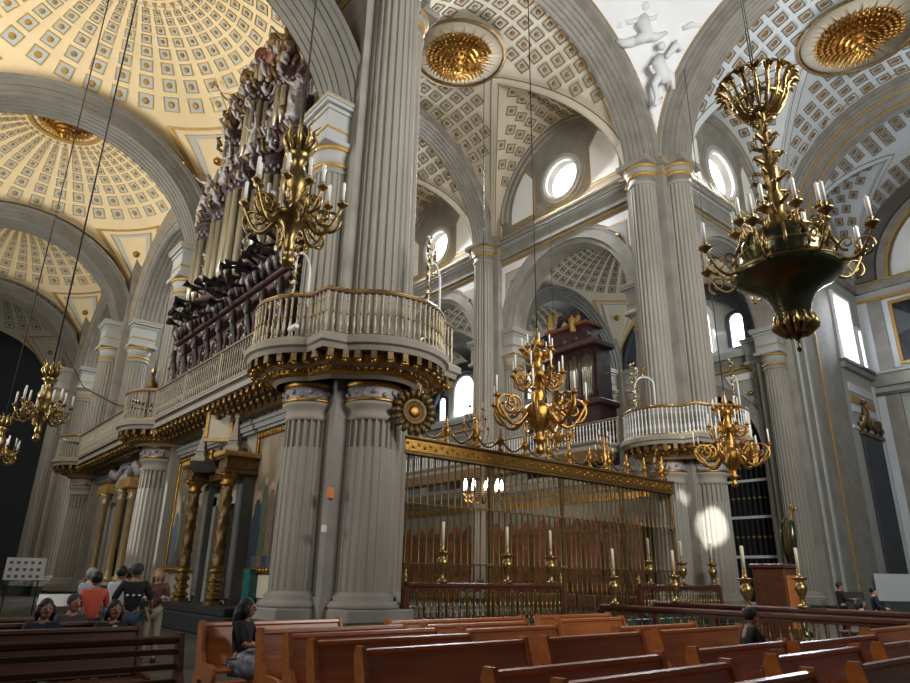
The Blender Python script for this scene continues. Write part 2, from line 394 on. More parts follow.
def sail_dome(mb,cx,cy,hx,hy,zc,R,th1=41,rows=8,nr=34,m=CREAM,pm=PANEL,fm=FRAMEG,zs=ZA,ros=True):
    def P(th,az): return Vector((cx+R*math.sin(th)*math.cos(az),cy+R*math.sin(th)*math.sin(az),zc+R*math.cos(th)))
    nA=96; t0=rad(2)
    def tmax(az):
        c,s=abs(math.cos(az)),abs(math.sin(az)); d=min(hx/c if c>1e-6 else 9e9,hy/s if s>1e-6 else 9e9)
        return math.asin(min(.999,d/R))
    K=16; az0=math.atan2(hy,hx)
    azs=sorted(set([2*PI*i/nA for i in range(nA)]+[az0,PI-az0,PI+az0,2*PI-az0])); nA=len(azs)
    vs=[];
    for k in range(K+1):
        for az in azs: vs.append(P(t0+(tmax(az)-t0)*k/K,az))
    fs=[(k*nA+i,k*nA+(i+1)%nA,(k+1)*nA+(i+1)%nA,(k+1)*nA+i) for k in range(K) for i in range(nA)]
    fs.append(tuple(range(nA)))
    mb.add(vs,fs,m,True)
    ths=[rad((th1-2.6)*(.868 if nr<38 else .89)**k) for k in range(rows)]
    for k,th in enumerate(ths):
        n=nr
        for i in range(n):
            az=2*PI*(i+.5)/n; p=P(th,az); dA=P(th,az+.01)-p; dT=P(th-.01,az)-p
            N=(Vector((cx,cy,zc))-p).normalized(); U=dA.normalized(); W=N.cross(U)
            wid=2*PI*R*math.sin(th)/n; su=wid*.60; rs=R*th*(.135 if nr<38 else .11)
            if k==rows-1:
                a=[p-U*wid*.25-W*.12+N*.02,p+U*wid*.25-W*.12+N*.02,p+W*.16+N*.02]; b=[q+N*.03 for q in a]
                mb.add(a+b,[(0,1,2),(3,4,5),(0,1,4,3),(1,2,5,4),(2,0,3,5)],GOLDP)
            else: coffer(mb,p+N*.005,U,W,min(su,.74),min(su,rs*.82,.70),fm,pm,bs=.2*su/.7)
    # gilded ring and sunburst in the crown
    def ring(ta,tb,m2,d=.05,n=48):
        A=[];
        for t,dd in ((ta,0),(ta,d),(tb,d),(tb,0)):
            for i in range(n):
                az=2*PI*i/n; p=P(rad(t),az); A.append(p+(Vector((cx,cy,zc))-p).normalized()*dd)
        mb.add(A,[(j*n+i,j*n+(i+1)%n,(j+1)*n+(i+1)%n,(j+1)*n+i) for j in range(3) for i in range(n)],m2)
    ring(9.3,10.6,GOLDP,.10); ring(12.4,12.8,PANEL,.03)
    # pendentive frames
    for sx in (-1,1):
        for sy in (-1,1):
            azc=math.atan2(sy*hy,sx*hx); h=math.asin(min(.999,math.hypot(hx,hy)/R))
            def tri(k,m2,dd):
                tt=rad(th1+3.2); A0,A1=azc-.32*k,azc+.32*k; tt+= (1-k)*rad(5); tb=h-rad(3)-(1-k)*rad(7)
                L=[]
                for q in range(7): L.append((tt,A0+(A1-A0)*q/6))
                for q in range(1,8): L.append((tt+(tb-tt)*q/7,A1+(azc-A1)*(q/7)**.9))
                for q in range(1,7): L.append((tb+(tt-tb)*q/7,azc+(A0-azc)*(q/7)**1.1))
                return L
            def band(k0,k1,m2,dd):
                A=tri(k0,m2,dd);B=tri(k1,m2,dd);n=len(A); cN=Vector((cx,cy,zc))
                va=[P(*q)+(cN-P(*q)).normalized()*dd for q in A]+[P(*q)+(cN-P(*q)).normalized()*dd for q in B]
                mb.add(va,[(i,(i+1)%n,n+(i+1)%n,n+i) for i in range(n)],m2)
            band(1,.84,GOLDP,.05); band(.62,.56,GOLDP,.05); band(.56,.40,PANEL,.04)
            p=P(rad(th1+3.2)+(h-rad(th1+3.2))*.3,azc); mb.ball(p+(Vector((cx,cy,zc))-p).normalized()*.06,.2,GOLD,8)
def sunburst(name,label,loc,r,zdrop=.8,group='gilded sunbursts in the vaults'):
    t=thing(name,label,'ceiling ornament',loc,group=group)
    d=MB(); d.lathe([(r*1.22,.02),(r*1.24,-.05),(r*1.17,-.09),(r*1.15,.0)],GOLDD,n=48,smooth=False); d.lathe([(r*1.15,.0),(r*.3,-.03)],CREAM2,n=48)
    d.build('rim',t)
    d=MB(); n=44
    for i in range(n):
        a=2*PI*i/n; L=r*(1.10 if i%2 else .95)
        c,s=math.cos(a),math.sin(a); w=r*.035
        d.add([(c*r*.5-s*w,s*r*.5+c*w,-.18),(c*r*.5+s*w,s*r*.5-c*w,-.18),(c*r*.35,s*r*.35,-.05),(c*L,s*L,-.12),],[(0,1,3),(1,2,3),(2,0,3),(0,2,1)],GOLD)
    d.build('rays',t)
    d=MB(); rng=random.Random(3)
    d.lathe([(r*.72,-.05),(r*.55,-.14),(r*.42,-zdrop*.25),(r*.30,-zdrop*.4),(r*.16,-zdrop*.7),(r*.05,-zdrop)],GOLD,n=24,rf=lambda a:1+.10*math.cos(12*a))
    for k in range(7):
        for i in range(10+5*k):
            a=2*PI*(i+.5*(k%2))/(10+6*k); q=.10+.115*k; L=.10*r
            p0=V(r*q*math.cos(a),r*q*math.sin(a),-.10-zdrop*.8*max(0,1-q/.82)**1.6); p1=p0+V(L*math.cos(a),L*math.sin(a),-.10*r)
            d.tube([p0,(p0+p1)/2,p1],[r*.045,r*.035,.005],GOLD,5)
    d.build('boss',t)
    return t
# ---------------------------------------------------------------- vaults
def vault_bay(mb,axis,c,a0,a1,R,zc,g0=2.55,sw=7.6,oct=False,fm=FRAME,pm=PANEL2,m=CREAM2,rows=(3.25,9)):
    tc=(a0+a1)/2; hy=(a1-a0)/2; r=hy-.05; zw=26.35-r
    put=(lambda s,t,z:Vector((c+s,t,z))) if axis=='Y' else (lambda s,t,z:Vector((t,c+s,z)))
    gs=lambda tau: g0+(R*.997-g0)*abs(tau)
    # central barrel
    NT,NP=24,14; vs=[]
    for i in range(NT+1):
        t=-1+2*i/NT; ph=math.asin(min(.999,gs(t)/R))
        for j in range(NP+1):
            a=-ph+2*ph*j/NP; vs.append(put(R*math.sin(a),tc+hy*t,zc+R*math.cos(a)))
    mb.add(vs,[(i*(NP+1)+j,i*(NP+1)+j+1,(i+1)*(NP+1)+j+1,(i+1)*(NP+1)+j) for i in range(NT) for j in range(NP)],m,True)
    for sg in (-1,1):
        G=lambda tau: (sg*gs(tau),tc+hy*tau,zc+math.sqrt(max(0,R*R-gs(tau)**2)))
        def W(b): return (sg*sw,tc+r*math.sin(b),zw+r*math.cos(b))
        NB,NV=28,8; vs=[]
        def S(b,v):
            g=G(math.sin(b)); w=W(b); return put(*[g[k]+(w[k]-g[k])*v for k in range(3)])
        for i in range(NB+1):
            b=-PI/2+PI*i/NB
            for j in range(NV+1): vs.append(S(b,j/NV))
        mb.add(vs,[(i*(NV+1)+j,i*(NV+1)+j+1,(i+1)*(NV+1)+j+1,(i+1)*(NV+1)+j) for i in range(NB) for j in range(NV)],m,True)
        for e in (-1,1): mb.add([put(sg*R,tc+e*hy,zc),put(sg*sw,tc+e*r,zw),put(sg*sw,tc+e*r,zc)],[(0,1,2)],m)
        # groin rib (pale band) and wall arch
        K=20; L=[]
        for i in range(-K,K+1):
            tau=i/K; g=Vector(put(*G(tau))); 
            cN=Vector(put(0,tc+hy*tau,zc)); N=(cN-g).normalized()
            tg=(Vector(put(*G(min(1,tau+.02))))-Vector(put(*G(max(-1,tau-.02))))).normalized(); side=tg.cross(N).normalized()*.24
            L.append([g-side+N*.0,g-side+N*.07,g+side+N*.07,g+side-N*.02])
        mb.sweep(L,MATS['pale_plaster'] if not oct else BLUEW)
        for s2 in (-1,1):
            mb.sweep([[ (q[1] if s2<0 else q[2])+Vector(((0,0,-.0))), (q[1] if s2<0 else q[2])-(q[2]-q[1])*.10*(-s2*-1), ((q[1] if s2<0 else q[2])-(q[2]-q[1])*.10*(-s2*-1))+Vector((0,0,-.03))] for q in L],FRAME)
        # coffers on the cut-in web
        for k,dx in enumerate((.7,1.46,2.22,2.98,3.74)):
            n=17
            for i in range(n):
                b=-PI/2+PI*(i+.5)/n; tau=math.sin(b); ext=sw-gs(tau)
                if dx+.52>ext: continue
                v=1-dx/ext; p=S(b,1-v) if False else S(b,1-dx/ext)
                U=(S(b+.01,1-dx/ext)-p).normalized(); Wd=(S(b,1-dx/ext+.02)-p); Wd=(Wd-U*Wd.dot(U)).normalized()
                N=U.cross(Wd); cc=put(sg*sw*.6,tc,zc)
                if N.dot(cc-p)<0: U=-U; N=-N
                coffer(mb,p+N*.01,U,Wd,.56,.50 if oct else .56,fm,pm,oct,bs=.17 if not oct else .155)
    # coffers on the barrel
    dt=rad(6.9); nt=11
    for j in range(-14,15):
        a=dt*(j+.5) if j>=0 else dt*(j+.5)
        for i in range(nt):
            t=-hy+2*hy*(i+.5)/nt; s=R*math.sin(a)
            if abs(a)>1.5: continue
            if abs(s)+.46>gs((abs(t)-.15)/hy): 
                continue
            if math.hypot(t,s)<2.45: continue
            p=put(s,tc+t,zc+R*math.cos(a)); U=(put(R*math.sin(a+.01),tc+t,zc+R*math.cos(a+.01))-p).normalized(); Wd=(put(0,1,0)-put(0,0,0)); N=U.cross(Wd)
            if N.dot(put(0,tc+t,zc)-p)<0: U=-U; N=-N
            coffer(mb,p+N*.012,U,Wd,.58,.60,fm,pm,oct,bs=.17 if not oct else .155)
    # painted border lines along the arches
    for e in (-1,1):
        L=[]
        for i in range(-20,21):
            a=i/20*1.5; t=tc+e*(hy-.28); N=-(put(math.sin(a),0,math.cos(a))-put(0,0,0)); p=put(R*math.sin(a),t,zc+R*math.cos(a)); d=put(0,.04,0)-put(0,0,0)
            L.append([p-d,p-d+N*.03,p+d+N*.03,p+d])
        mb.sweep(L,GOLDP)
def lunette_wall(nameno,axis,pl,inward,tc,r,zbot,zw,ro,oz,m=STONE,th=.9,panels=True,glass=GLASS):
    """wall filling the lunette with a splayed round window; axis = direction the wall runs along"""
    put=(lambda t,z,d:(pl+d*inward,t,z)) if axis=='Y' else (lambda t,z,d:(t,pl+d*inward,z))
    w=MB(); n=64; A=[];B=[]
    for i in range(n):
        a=2*PI*i/n; dx,dz=math.cos(a),math.sin(a)
        # distance to outline
        q=0; step=.05
        while q<12:
            x,z=dx*q,oz+dz*q
            if z<zbot or abs(x)>r or (z>zw and math.hypot(x,z-zw)>r): break
            q+=step
        A.append((tc+dx*q,oz+dz*q)); B.append((tc+dx*ro*1.3,oz+dz*ro*1.3))
    vs=[put(x,z,0) for x,z in A]+[put(x,z,0) for x,z in B]+[put(tc+(x-tc)*.8,oz+(z-oz)*.8,-.6) for x,z in B]
    w.add(vs,[(i,(i+1)%n,n+(i+1)%n,n+i) for i in range(n)],m)
    w.add(vs,[(n+i,n+(i+1)%n,2*n+(i+1)%n,2*n+i) for i in range(n)],m)
    def ring(r0,r1,d0,d1,mt):
        F=[]
        for i in range(n+1):
            a=2*PI*i/n; c,s=math.cos(a),math.sin(a); F.append([put(tc+c*r0,oz+s*r0,d0),put(tc+c*r0,oz+s*r0,d1),put(tc+c*r1,oz+s*r1,d1),put(tc+c*r1,oz+s*r1,d0)])
        w.sweep(F,mt)
    ring(ro*1.30,ro*1.5,0,.10,PALEG); ring(ro*1.5,ro*1.75,0,.06,STONE); ring(ro*1.14,ro*1.3,-.1,.04,WHITE)
    if panels:
        for s in (-1,1):
            pts=[]
            x0=ro*2.0; x1=r-.75
            base=[(s*x0,zbot+.9),(s*(x1),zbot+.9)]
            for k in range(6):
                a=rad(8+40*k/5); base.append((s*(r-.75)*math.cos(a),zw+(r-.75)*math.sin(a)))
            base.append((s*x0,oz+ro*1.0))
            P=[(tc+x,z) for x,z in base]
            pp=lambda x,z,d: put(x,z,d)
            tri_panel(w,P,pp,((1,GOLDP,.02),(.94,STONE,.03),(.90,WHITE,.04)),0)
    # arch border inside the lunette
    F=[]
    for i in range(-24,25):
        a=PI/2*i/24; F.append([put(tc+(r-dr)*math.sin(a),zw+(r-dr)*math.cos(a),d) for dr,d in ((.0,0),(.0,.28),(.2,.28),(.24,.16),(.5,.16),(.5,0))])
    w.sweep(F,STONE)
    struct(w.build('wall_lunette'))
    g=MB(); g.add([put(tc+ro*1.12*math.cos(2*PI*i/40),oz+ro*1.12*math.sin(2*PI*i/40),-.5) for i in range(40)],[tuple(range(40))],glass)
    o=struct(g.build('window_%d'%nameno))
    f=MB()
    for k in (-1,1): 
        pass
    return o
def rect_window(no,axis,pl,inward,x0,x1,z0,z1,glass=GLASS,arched=True,reveal=.5,fm=SHAFT,out=True):
    put=(lambda t,z,d:(pl+d*inward,t,z)) if axis=='Y' else (lambda t,z,d:(t,pl+d*inward,z))
    c=(x0+x1)/2; r=(x1-x0)/2; P=[(x0,z0),(x1,z0)]
    if arched: P+=[(c+r*math.cos(PI*i/12),z1-r+r*math.sin(PI*i/12)) for i in range(13)]
    else: P+=[(x1,z1),(x0,z1)]
    n=len(P); g=MB(); g.add([put(x,z,.03) for x,z in P],[tuple(range(n))],glass); o=struct(g.build('window_%d'%no))
    f=MB(); Q=[(c+(x-c)*(1+.24/(r)),z+(.2 if z>z0+.1 else -.12)) for x,z in P]
    vs=[put(x,z,.0) for x,z in P]+[put(x,z,.16) for x,z in P]+[put(x,z,.16) for x,z in Q]+[put(x,z,0) for x,z in Q]
    f.add(vs,[(k*n+i,k*n+(i+1)%n,(k+1)*n+(i+1)%n,(k+1)*n+i) for k in range(3) for i in range(n)],fm)
    b=f.build('window_frame',o)
    return o
# ---------------------------------------------------------------- build the shell
def shell():
    f=MB(); f.box((-12,-6,-.2),(48,65,0),FLOOR); struct(f.build('floor'))
    # dais under the choir screen
    f=MB(); f.bev((10.2,12.9,0),(24.6,39,.22),MARB,.02); f.bev((10.3,13.25,.22),(24.5,39,.45),MARB,.02); struct(f.build('trim_1'))
    # piers
    pier(SX,YS[0],{'S':'a','E':'g','N':'g','W':'a'},'nearest massive grey pier with two fluted half columns under a gilded balcony','SE',rup=.76)
    pier(SX,YS[1],{'S':'a','E':'a','N':'g','W':'a'},'grey fluted pier of the side aisle standing just left of the big organ','S')
    pier(SX,YS[2],{'S':'a','E':'a','N':'g','W':'a'},'pair of fluted columns behind the left balustrade, third pier of the aisle','S')
    pier(SX,YS[3],{'S':'a','E':'a','N':'g','W':'a'},'farthest fluted aisle pier at the dark left end')
    pier(BX,YN[0],{'S':'g','E':'g','N':'a','W':'a'},'tall paired fluted half columns at the crossing below the white angel relief','SE')
    pier(BX,YN[1],{'S':'g','E':'a','N':'a','W':'a'},'slim tall fluted pier seen left of the large brass chandelier')
    pier(BX,YN[2],{'S':'g','E':'a','N':'a','W':'a'},'fluted pier farther down the nave behind the slim tall one')
    pier(OX,YN[0],{'S':'a','W':'a'},'grey column and wide pilaster right of the gold chandelier, by the transept')
    pier(OX,YN[1],{'S':'a','E':'a','W':'a'},'dark outer aisle pier seen through the arch above the white balustrade')
    pier(OX,YN[2],{'S':'a','E':'a','W':'a'},'outer aisle pier farthest back through the arches')
    # north arcade walls
    w=MB(); tr=MB()
    for k in range(3):
        y0,y1=YN[k],YN[k+1] if k<3 else 0; yc=(y0+y1)/2
        wall_arch(w,'Y',BX,1.3,y0+.6,y1-.6,ZA,ZG,yc,14.55,4.1,STONE,zs=None)
        arch_ring(w,'Y',yc,BX,14.55,ZA,3.85,4.72,.60,gold=False)
        for z0,z1,e,m in ((18.95,19.03,.74,GOLDP),(19.15,19.35,.86,STONE),(19.35,19.85,.78,STONE),(19.85,19.95,.98,PALEG),(19.95,20.18,1.12,STONE),(20.18,20.3,1.2,STONE),(20.27,20.32,1.22,GOLDP)):
            w.box((BX-e,y0+.9,z0),(BX+.6,y1-.9,z1),m)
        for s in (-1,1):
            ye=yc+s*4.72
            pts=[(ye,18.82),(yc+s*2.1,18.82)]
            for q in range(7): a=rad(62-46*q/6); pts.append((yc+s*4.86*math.cos(a),14.55+4.86*math.sin(a)))
            pts.append((ye,15.6))
            tri_panel(w,pts,lambda x,z,d:(BX-.655-d,x,z),((1,GOLDP,.02),(.93,WHITE,.035),(.55,GOLDP,.045),(.47,PALEG,.055)),.11)
    # transept west wall arch toward the north aisle
    xc=31.05
    wall_arch(w,'X',YN[0],1.3,BX+.6,OX-.6,ZA,ZG,xc,14.3,4.25,STONE)
    arch_ring(w,'X',xc,YN[0],14.3,ZA,4.1,5.0,.62,gold=False)
    for z0,z1,e,m in ((18.95,19.03,.74,GOLDP),(19.15,19.35,.86,STONE),(19.35,19.85,.78,STONE),(19.85,19.95,.98,PALEG),(19.95,20.18,1.12,STONE),(20.18,20.3,1.2,STONE),(20.27,20.32,1.22,GOLDP)):
        w.box((BX+.9,YN[0]-e,z0),(OX-.6,YN[0]+.6,z1),m)
    struct(w.build('wall_arcade_north'))
    lunette_wall(1,'Y',24.95,-1,(YN[0]+YN[1])/2,4.72,20.3,21.63,.98,22.72)
    lunette_wall(2,'Y',24.95,-1,(YN[1]+YN[2])/2,4.72,20.3,21.63,.98,22.72)
    lunette_wall(3,'Y',24.95,-1,(YN[2]+YN[3])/2,4.72,20.3,21.63,.98,22.72)
    lunette_wall(4,'X',14.75,-1,31.25,4.6,20.3,21.7,1.14,22.7,m=STONE)
    # aisle cross arches
    a=MB()
    for k in (1,2,3):
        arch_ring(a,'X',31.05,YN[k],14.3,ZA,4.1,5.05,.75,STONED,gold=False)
        a.box((BX+.6,YN[k]-.5,ZA),(27.0,YN[k]+.5,17.2),STONE); a.box((35.1,YN[k]-.5,ZA),(OX,YN[k]+.5,17.2),STONE)
    for k in range(4):
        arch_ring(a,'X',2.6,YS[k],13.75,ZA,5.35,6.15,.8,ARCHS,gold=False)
    struct(a.build('trim_2'))
    # south arcade arches and wall above
    w=MB()
    for k in range(3):
        y0,y1=YS[k],YS[k+1]; yc=(y0+y1)/2
        wall_arch(w,'Y',SX,1.3,y0+.6,y1-.6,ZA,ZG+1,yc,14.0,4.5,STONE); arch_ring(w,'Y',yc,SX,14.0,ZA,4.4,5.3,.72)
        w.box((SX+.3,y0-.6,ZG),(SX+.6,y1+.6,27),STONE)
    struct(w.build('wall_arcade_south'))
    # aisle domes
    for k in range(4):
        d=MB(); yc=(YS[k]+YS[k+1])/2 if k<3 else 58.0
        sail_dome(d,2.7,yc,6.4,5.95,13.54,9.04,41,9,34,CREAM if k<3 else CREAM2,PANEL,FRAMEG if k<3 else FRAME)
        struct(d.build('ceiling'))
        if k<3: sunburst('gilded_sunburst',['gilded boss in the crown of the aisle dome at the top edge','gilded boss hanging in the second aisle dome, ringed in gold','small gilded boss in the third, smallest aisle dome'][k],(2.7,yc,22.5),1.35,.9)
    for k in range(3):
        d=MB(); yc=(YN[k]+YN[k+1])/2
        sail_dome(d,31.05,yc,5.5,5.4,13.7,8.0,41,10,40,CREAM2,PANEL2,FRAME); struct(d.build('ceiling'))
    # nave vaults
    for k in range(3):
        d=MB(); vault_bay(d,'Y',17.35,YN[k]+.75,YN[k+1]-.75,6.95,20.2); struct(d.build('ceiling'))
        if k<2: sunburst('gilded_sunburst',['large gilded sunburst at the top middle of the nave vault','gilded sunburst in the second nave vault bay'][k],(17.35,(YN[k]+YN[k+1])/2,26.74),1.95,1.1)
    d=MB(); vault_bay(d,'X',7.05,26.1,36.4,7.05,20.2,oct=True,fm=FRAME,pm=PALEG,m=BLUEW); struct(d.build('ceiling'))
    sunburst('gilded_sunburst','large dark gold sunburst in the transept vault at the top right',(31.05,7.05,26.68),2.2,.9)
    d=MB(); vault_bay(d,'X',7.05,39.0,47.3,7.05,20.2,oct=True,fm=FRAME,pm=PALEG,m=BLUEW); struct(d.build('ceiling'))
    # transverse arches
    a=MB()
    for k in range(4): arch_ring(a,'X',17.35,YN[k],20.15,ZG,6.55,7.4,.78)
    arch_ring(a,'Y',7.05,BX,20.2,ZG,6.6,7.55,.78)
    arch_ring(a,'Y',7.05,37.8,20.2,ZG,6.45,7.2,1.25,gold=False)
    for q in (36.9,38.0): a.sweep(arch_frames('Y',7.05,q,20.2,ZG,[(6.40,-.06),(6.40,.06),(6.5,.06),(6.5,-.06)]),GOLDP)
    struct(a.build('trim_3'))
    # crossing pendentive over the paired columns, and its relief
    d=MB(); cx,cy,R=17.33,7.05,10.42; N=24; vs=[]
    def PP(a,z):
        q=math.sqrt(max(.01,R*R-(z-20.2)**2)); return (cx+q*math.cos(a),cy+q*math.sin(a),z)
    for j in range(N+1):
        z=20.3+7.6*j/N; q=math.sqrt(R*R-(z-20.2)**2)
        aa=math.asin(min(1,7.42/q)) ; ab=math.acos(min(1,7.45/q))
        lo,hi=min(aa,ab),max(aa,ab)
        for i in range(17): vs.append(PP(lo+(hi-lo)*i/16 if q>7.45 else PI/4,z))
    d.add(vs,[(j*17+i,j*17+i+1,(j+1)*17+i+1,(j+1)*17+i) for j in range(N) for i in range(16)],WHITE,True)
    struct(d.build('wall_pendentive'))
    # wide pilaster pier face of the transept, window wall, end wall
    w=MB()
    w.box((36.2,14.25,0),(39.1,16,20.3),STONE); w.box((39.1,14.35,0),(42.4,16,20.3),STONE); w.box((36.0,14.15,0),(39.2,16.05,1.2),STONED)
    w.box((36.15,14.2,1.2),(36.35,14.3,20),PALEG); w.box((37.1,14.15,1.2),(37.3,14.3,20),PALEG)
    w.box((38.95,14.2,1.2),(39.12,14.3,20.0),GOLDP)
    w.box((36.0,14.0,19.6),(39.3,16,20.3),STONE); w.box((35.95,13.95,20.2),(39.35,16,20.3),GOLDP)
    struct(w.build('wall_transept_pier'))
    w=MB()
    w.box((42.4,14.35,0),(47.6,14.9,27),PALEG); w.box((42.4,14.05,13.9),(47.4,14.4,14.25),STONE); w.box((42.4,13.95,14.25),(47.4,14.4,14.45),STONED)
    w.box((42.4,14.1,20.0),(47.4,14.4,20.5),STONE)
    for z0,z1,m in ((12.55,13.1,BLUEW),(11.9,12.3,GOLDP),(11.3,11.7,BLUEW)): w.box((43.0,14.28,z0),(46.8,14.36,z1),m)
    w.box((46.95,14.2,0),(47.35,14.36,13.5),BLUEW)
    w.box((42.55,14.25,10.2),(46.8,14.36,10.4),BLUEW)
    struct(w.build('wall_north_chapel'))
    rect_window(20,'X',14.35,-1,43.0,45.3,14.6,18.9,GLASS2,False); rect_window(21,'X',14.35,-1,46.1,46.6,14.6,17.2,GLASS2,False)
    w=MB(); w.box((47.4,-2,0),(48,16,28),PALEG)
    X=47.4
    w.box((X-.25,-2,20.0),(X,15,20.5),STONE); w.box((X-.35,-2,20.5),(X,15,20.62),GOLDP); w.box((X-.2,-2,19.3),(X,15,19.5),GOLDP)
    w.box((X-.3,-2,13.5),(X,14.35,14.3),STONE); w.box((X-.4,-2,14.3),(X,14.35,14.45),PALEG); w.box((X-.34,-2,12.9),(X,14.35,13.1),STONED)
    for y0,y1,m in ((13.75,14.35,BLUEW),(12.9,13.75,STONE)):
        w.box((X-.15,y0,14.45),(X,y1,19.3),m); w.box((X-.15,y0,0),(X,y1,12.9),m)
    w.box((X-.08,3,14.6),(X,12.9,19.2),BLUEW); w.box((X-.08,4,0),(X,12.2,11.8),BLUEW); w.box((X-.11,4,0),(X,11.4,11.2),STONE)
    F=arch_frames('Y',7.05,X-.2,20.6,20.6,[(5.0,-.2),(5.0,.2),(5.7,.2),(5.7,-.2)]); w.sweep(F,STONE)
    w.sweep(arch_frames('Y',7.05,X-.3,20.6,20.6,[(5.0,-.2),(5.0,.2),(5.15,.2),(5.15,-.2)]),GOLDP)
    w.sweep(arch_frames('Y',7.05,X-.3,20.6,20.6,[(5.75,-.3),(5.75,.3),(6.9,.3),(6.9,-.3)]),STONED)
    pts=[(7.05+4.9*math.cos(PI*i/20),20.7+4.9*math.sin(PI*i/20)) for i in range(21)]
    w.add([(X-.03,y,z) for y,z in pts],[tuple(range(21))],WHITE)
    struct(w.build('wall_north'))
    # outer wall of the north aisle with chapel arches and three-part windows
    w=MB(); no=5
    for k in range(3):
        y0,y1=YN[k],YN[k+1]; yc=(y0+y1)/2
        wall_arch(w,'Y',OX+.6,1.0,y0,y1,0,14.8,yc,8.4,3.95,PALEG,zs=8.0)
        w.sweep(arch_frames('Y',yc,OX-.02,8.4,0,[(3.9,-.3),(3.9,.3),(4.5,.3),(4.5,-.3)]),STONE)
        w.box((OX-.1,y0,13.4),(OX+.6,y1,14.0),STONE); w.box((OX-.4,y0,14.0),(OX+.6,y1,14.4),PALEG); w.box((OX-.2,y0,13.3),(OX+.6,y1,13.42),GOLDP)
        for s in (-1,1):
            w.box((OX-.3,yc+s*4.2-.45,7.7),(OX+.5,yc+s*4.2+.45,8.1),STONED)
            ye=yc+s*4.9; pts=[(ye,13.2),(yc+s*1.9,13.2)]
            for q in range(6): a=rad(62-36*q/5); pts.append((yc+s*4.7*math.cos(a),8.4+4.7*math.sin(a)))
            pts.append((ye,10.2)); tri_panel(w,pts,lambda x,z,d:(OX+.08-d,x,z))
        # lunette above
        w.box((OX+.55,y0,14.4),(OX+1.2,y1,22),PALEG)
        arch_ring(w,'Y',yc,OX+.25,14.6,14.4,4.1,5.0,.3,BLUED,gold=False)
        no+=1; rect_window(no,'Y',OX+.55,-1,yc-1.3,yc+1.25,14.7,18.4,GLASS)
        for s in (-1,1): no+=1; rect_window(no,'Y',OX+.55,-1,yc+s*3.0-.42,yc+s*3.0+.42,14.7,17.0,GLASS,fm=BLUED)
        w.box((OX-.05,yc-5,0),(OX+.3,yc-3.95,8),STONE)
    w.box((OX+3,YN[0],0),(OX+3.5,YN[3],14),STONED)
    struct(w.build('wall_aisle_north'))
    # south outer wall, west wall
    w=MB(); w.box((OS-.6,YS[0],0),(OS,65,14.8),STONE); w.box((OS-1.2,YS[0],14.8),(OS-.6,65,22),CREAM2); struct(w.build('wall_aisle_south'))
    w=MB(); w.box((-5,64,0),(40,64.6,28),DARKV); struct(w.build('wall_west'))  # lack of light at the west end put into the wall's near-black colour
# ---------------------------------------------------------------- camera, light, render look
def camera():
    cd=bpy.data.cameras.new('camera'); o=bpy.data.objects.new('camera',cd); COL.objects.link(o)
    f=663.5; cd.sensor_fit='HORIZONTAL'; cd.sensor_width=36; cd.lens=f/910*36; cd.clip_start=.1; cd.clip_end=300
    Y,P,R=rad(39.87),rad(19.48),rad(1.0065)
    fw=V(math.sin(Y)*math.cos(P),math.cos(Y)*math.cos(P),math.sin(P)); rt=V(math.cos(Y),-math.sin(Y),0); up=rt.cross(fw)
    r2=rt*math.cos(R)+up*math.sin(R); u2=-rt*math.sin(R)+up*math.cos(R)
    M=Matrix((r2,u2,-fw)).transposed().to_4x4(); M.translation=V(0,0,1.6); o.matrix_world=M
    SC.camera=o
def area(name,loc,aim,size,power,col=(1,1,1),sy=None):
    d=bpy.data.lights.new(name,'AREA'); d.energy=power; d.color=col; d.size=size
    if sy: d.shape='RECTANGLE'; d.size_y=sy
    o=bpy.data.objects.new(name,d); COL.objects.link(o); o.location=loc
    o.rotation_euler=(V(*aim)-V(*loc)).to_track_quat('-Z','Y').to_euler(); return o
def spot(name,loc,aim,deg,power,col=(1,.98,.95)):
    d=bpy.data.lights.new(name,'SPOT'); d.energy=power; d.color=col; d.spot_size=rad(deg); d.spot_blend=.15; d.shadow_soft_size=.12
    o=bpy.data.objects.new(name,d); COL.objects.link(o); o.location=loc; o.rotation_euler=(V(*aim)-V(*loc)).to_track_quat('-Z','Y').to_euler()
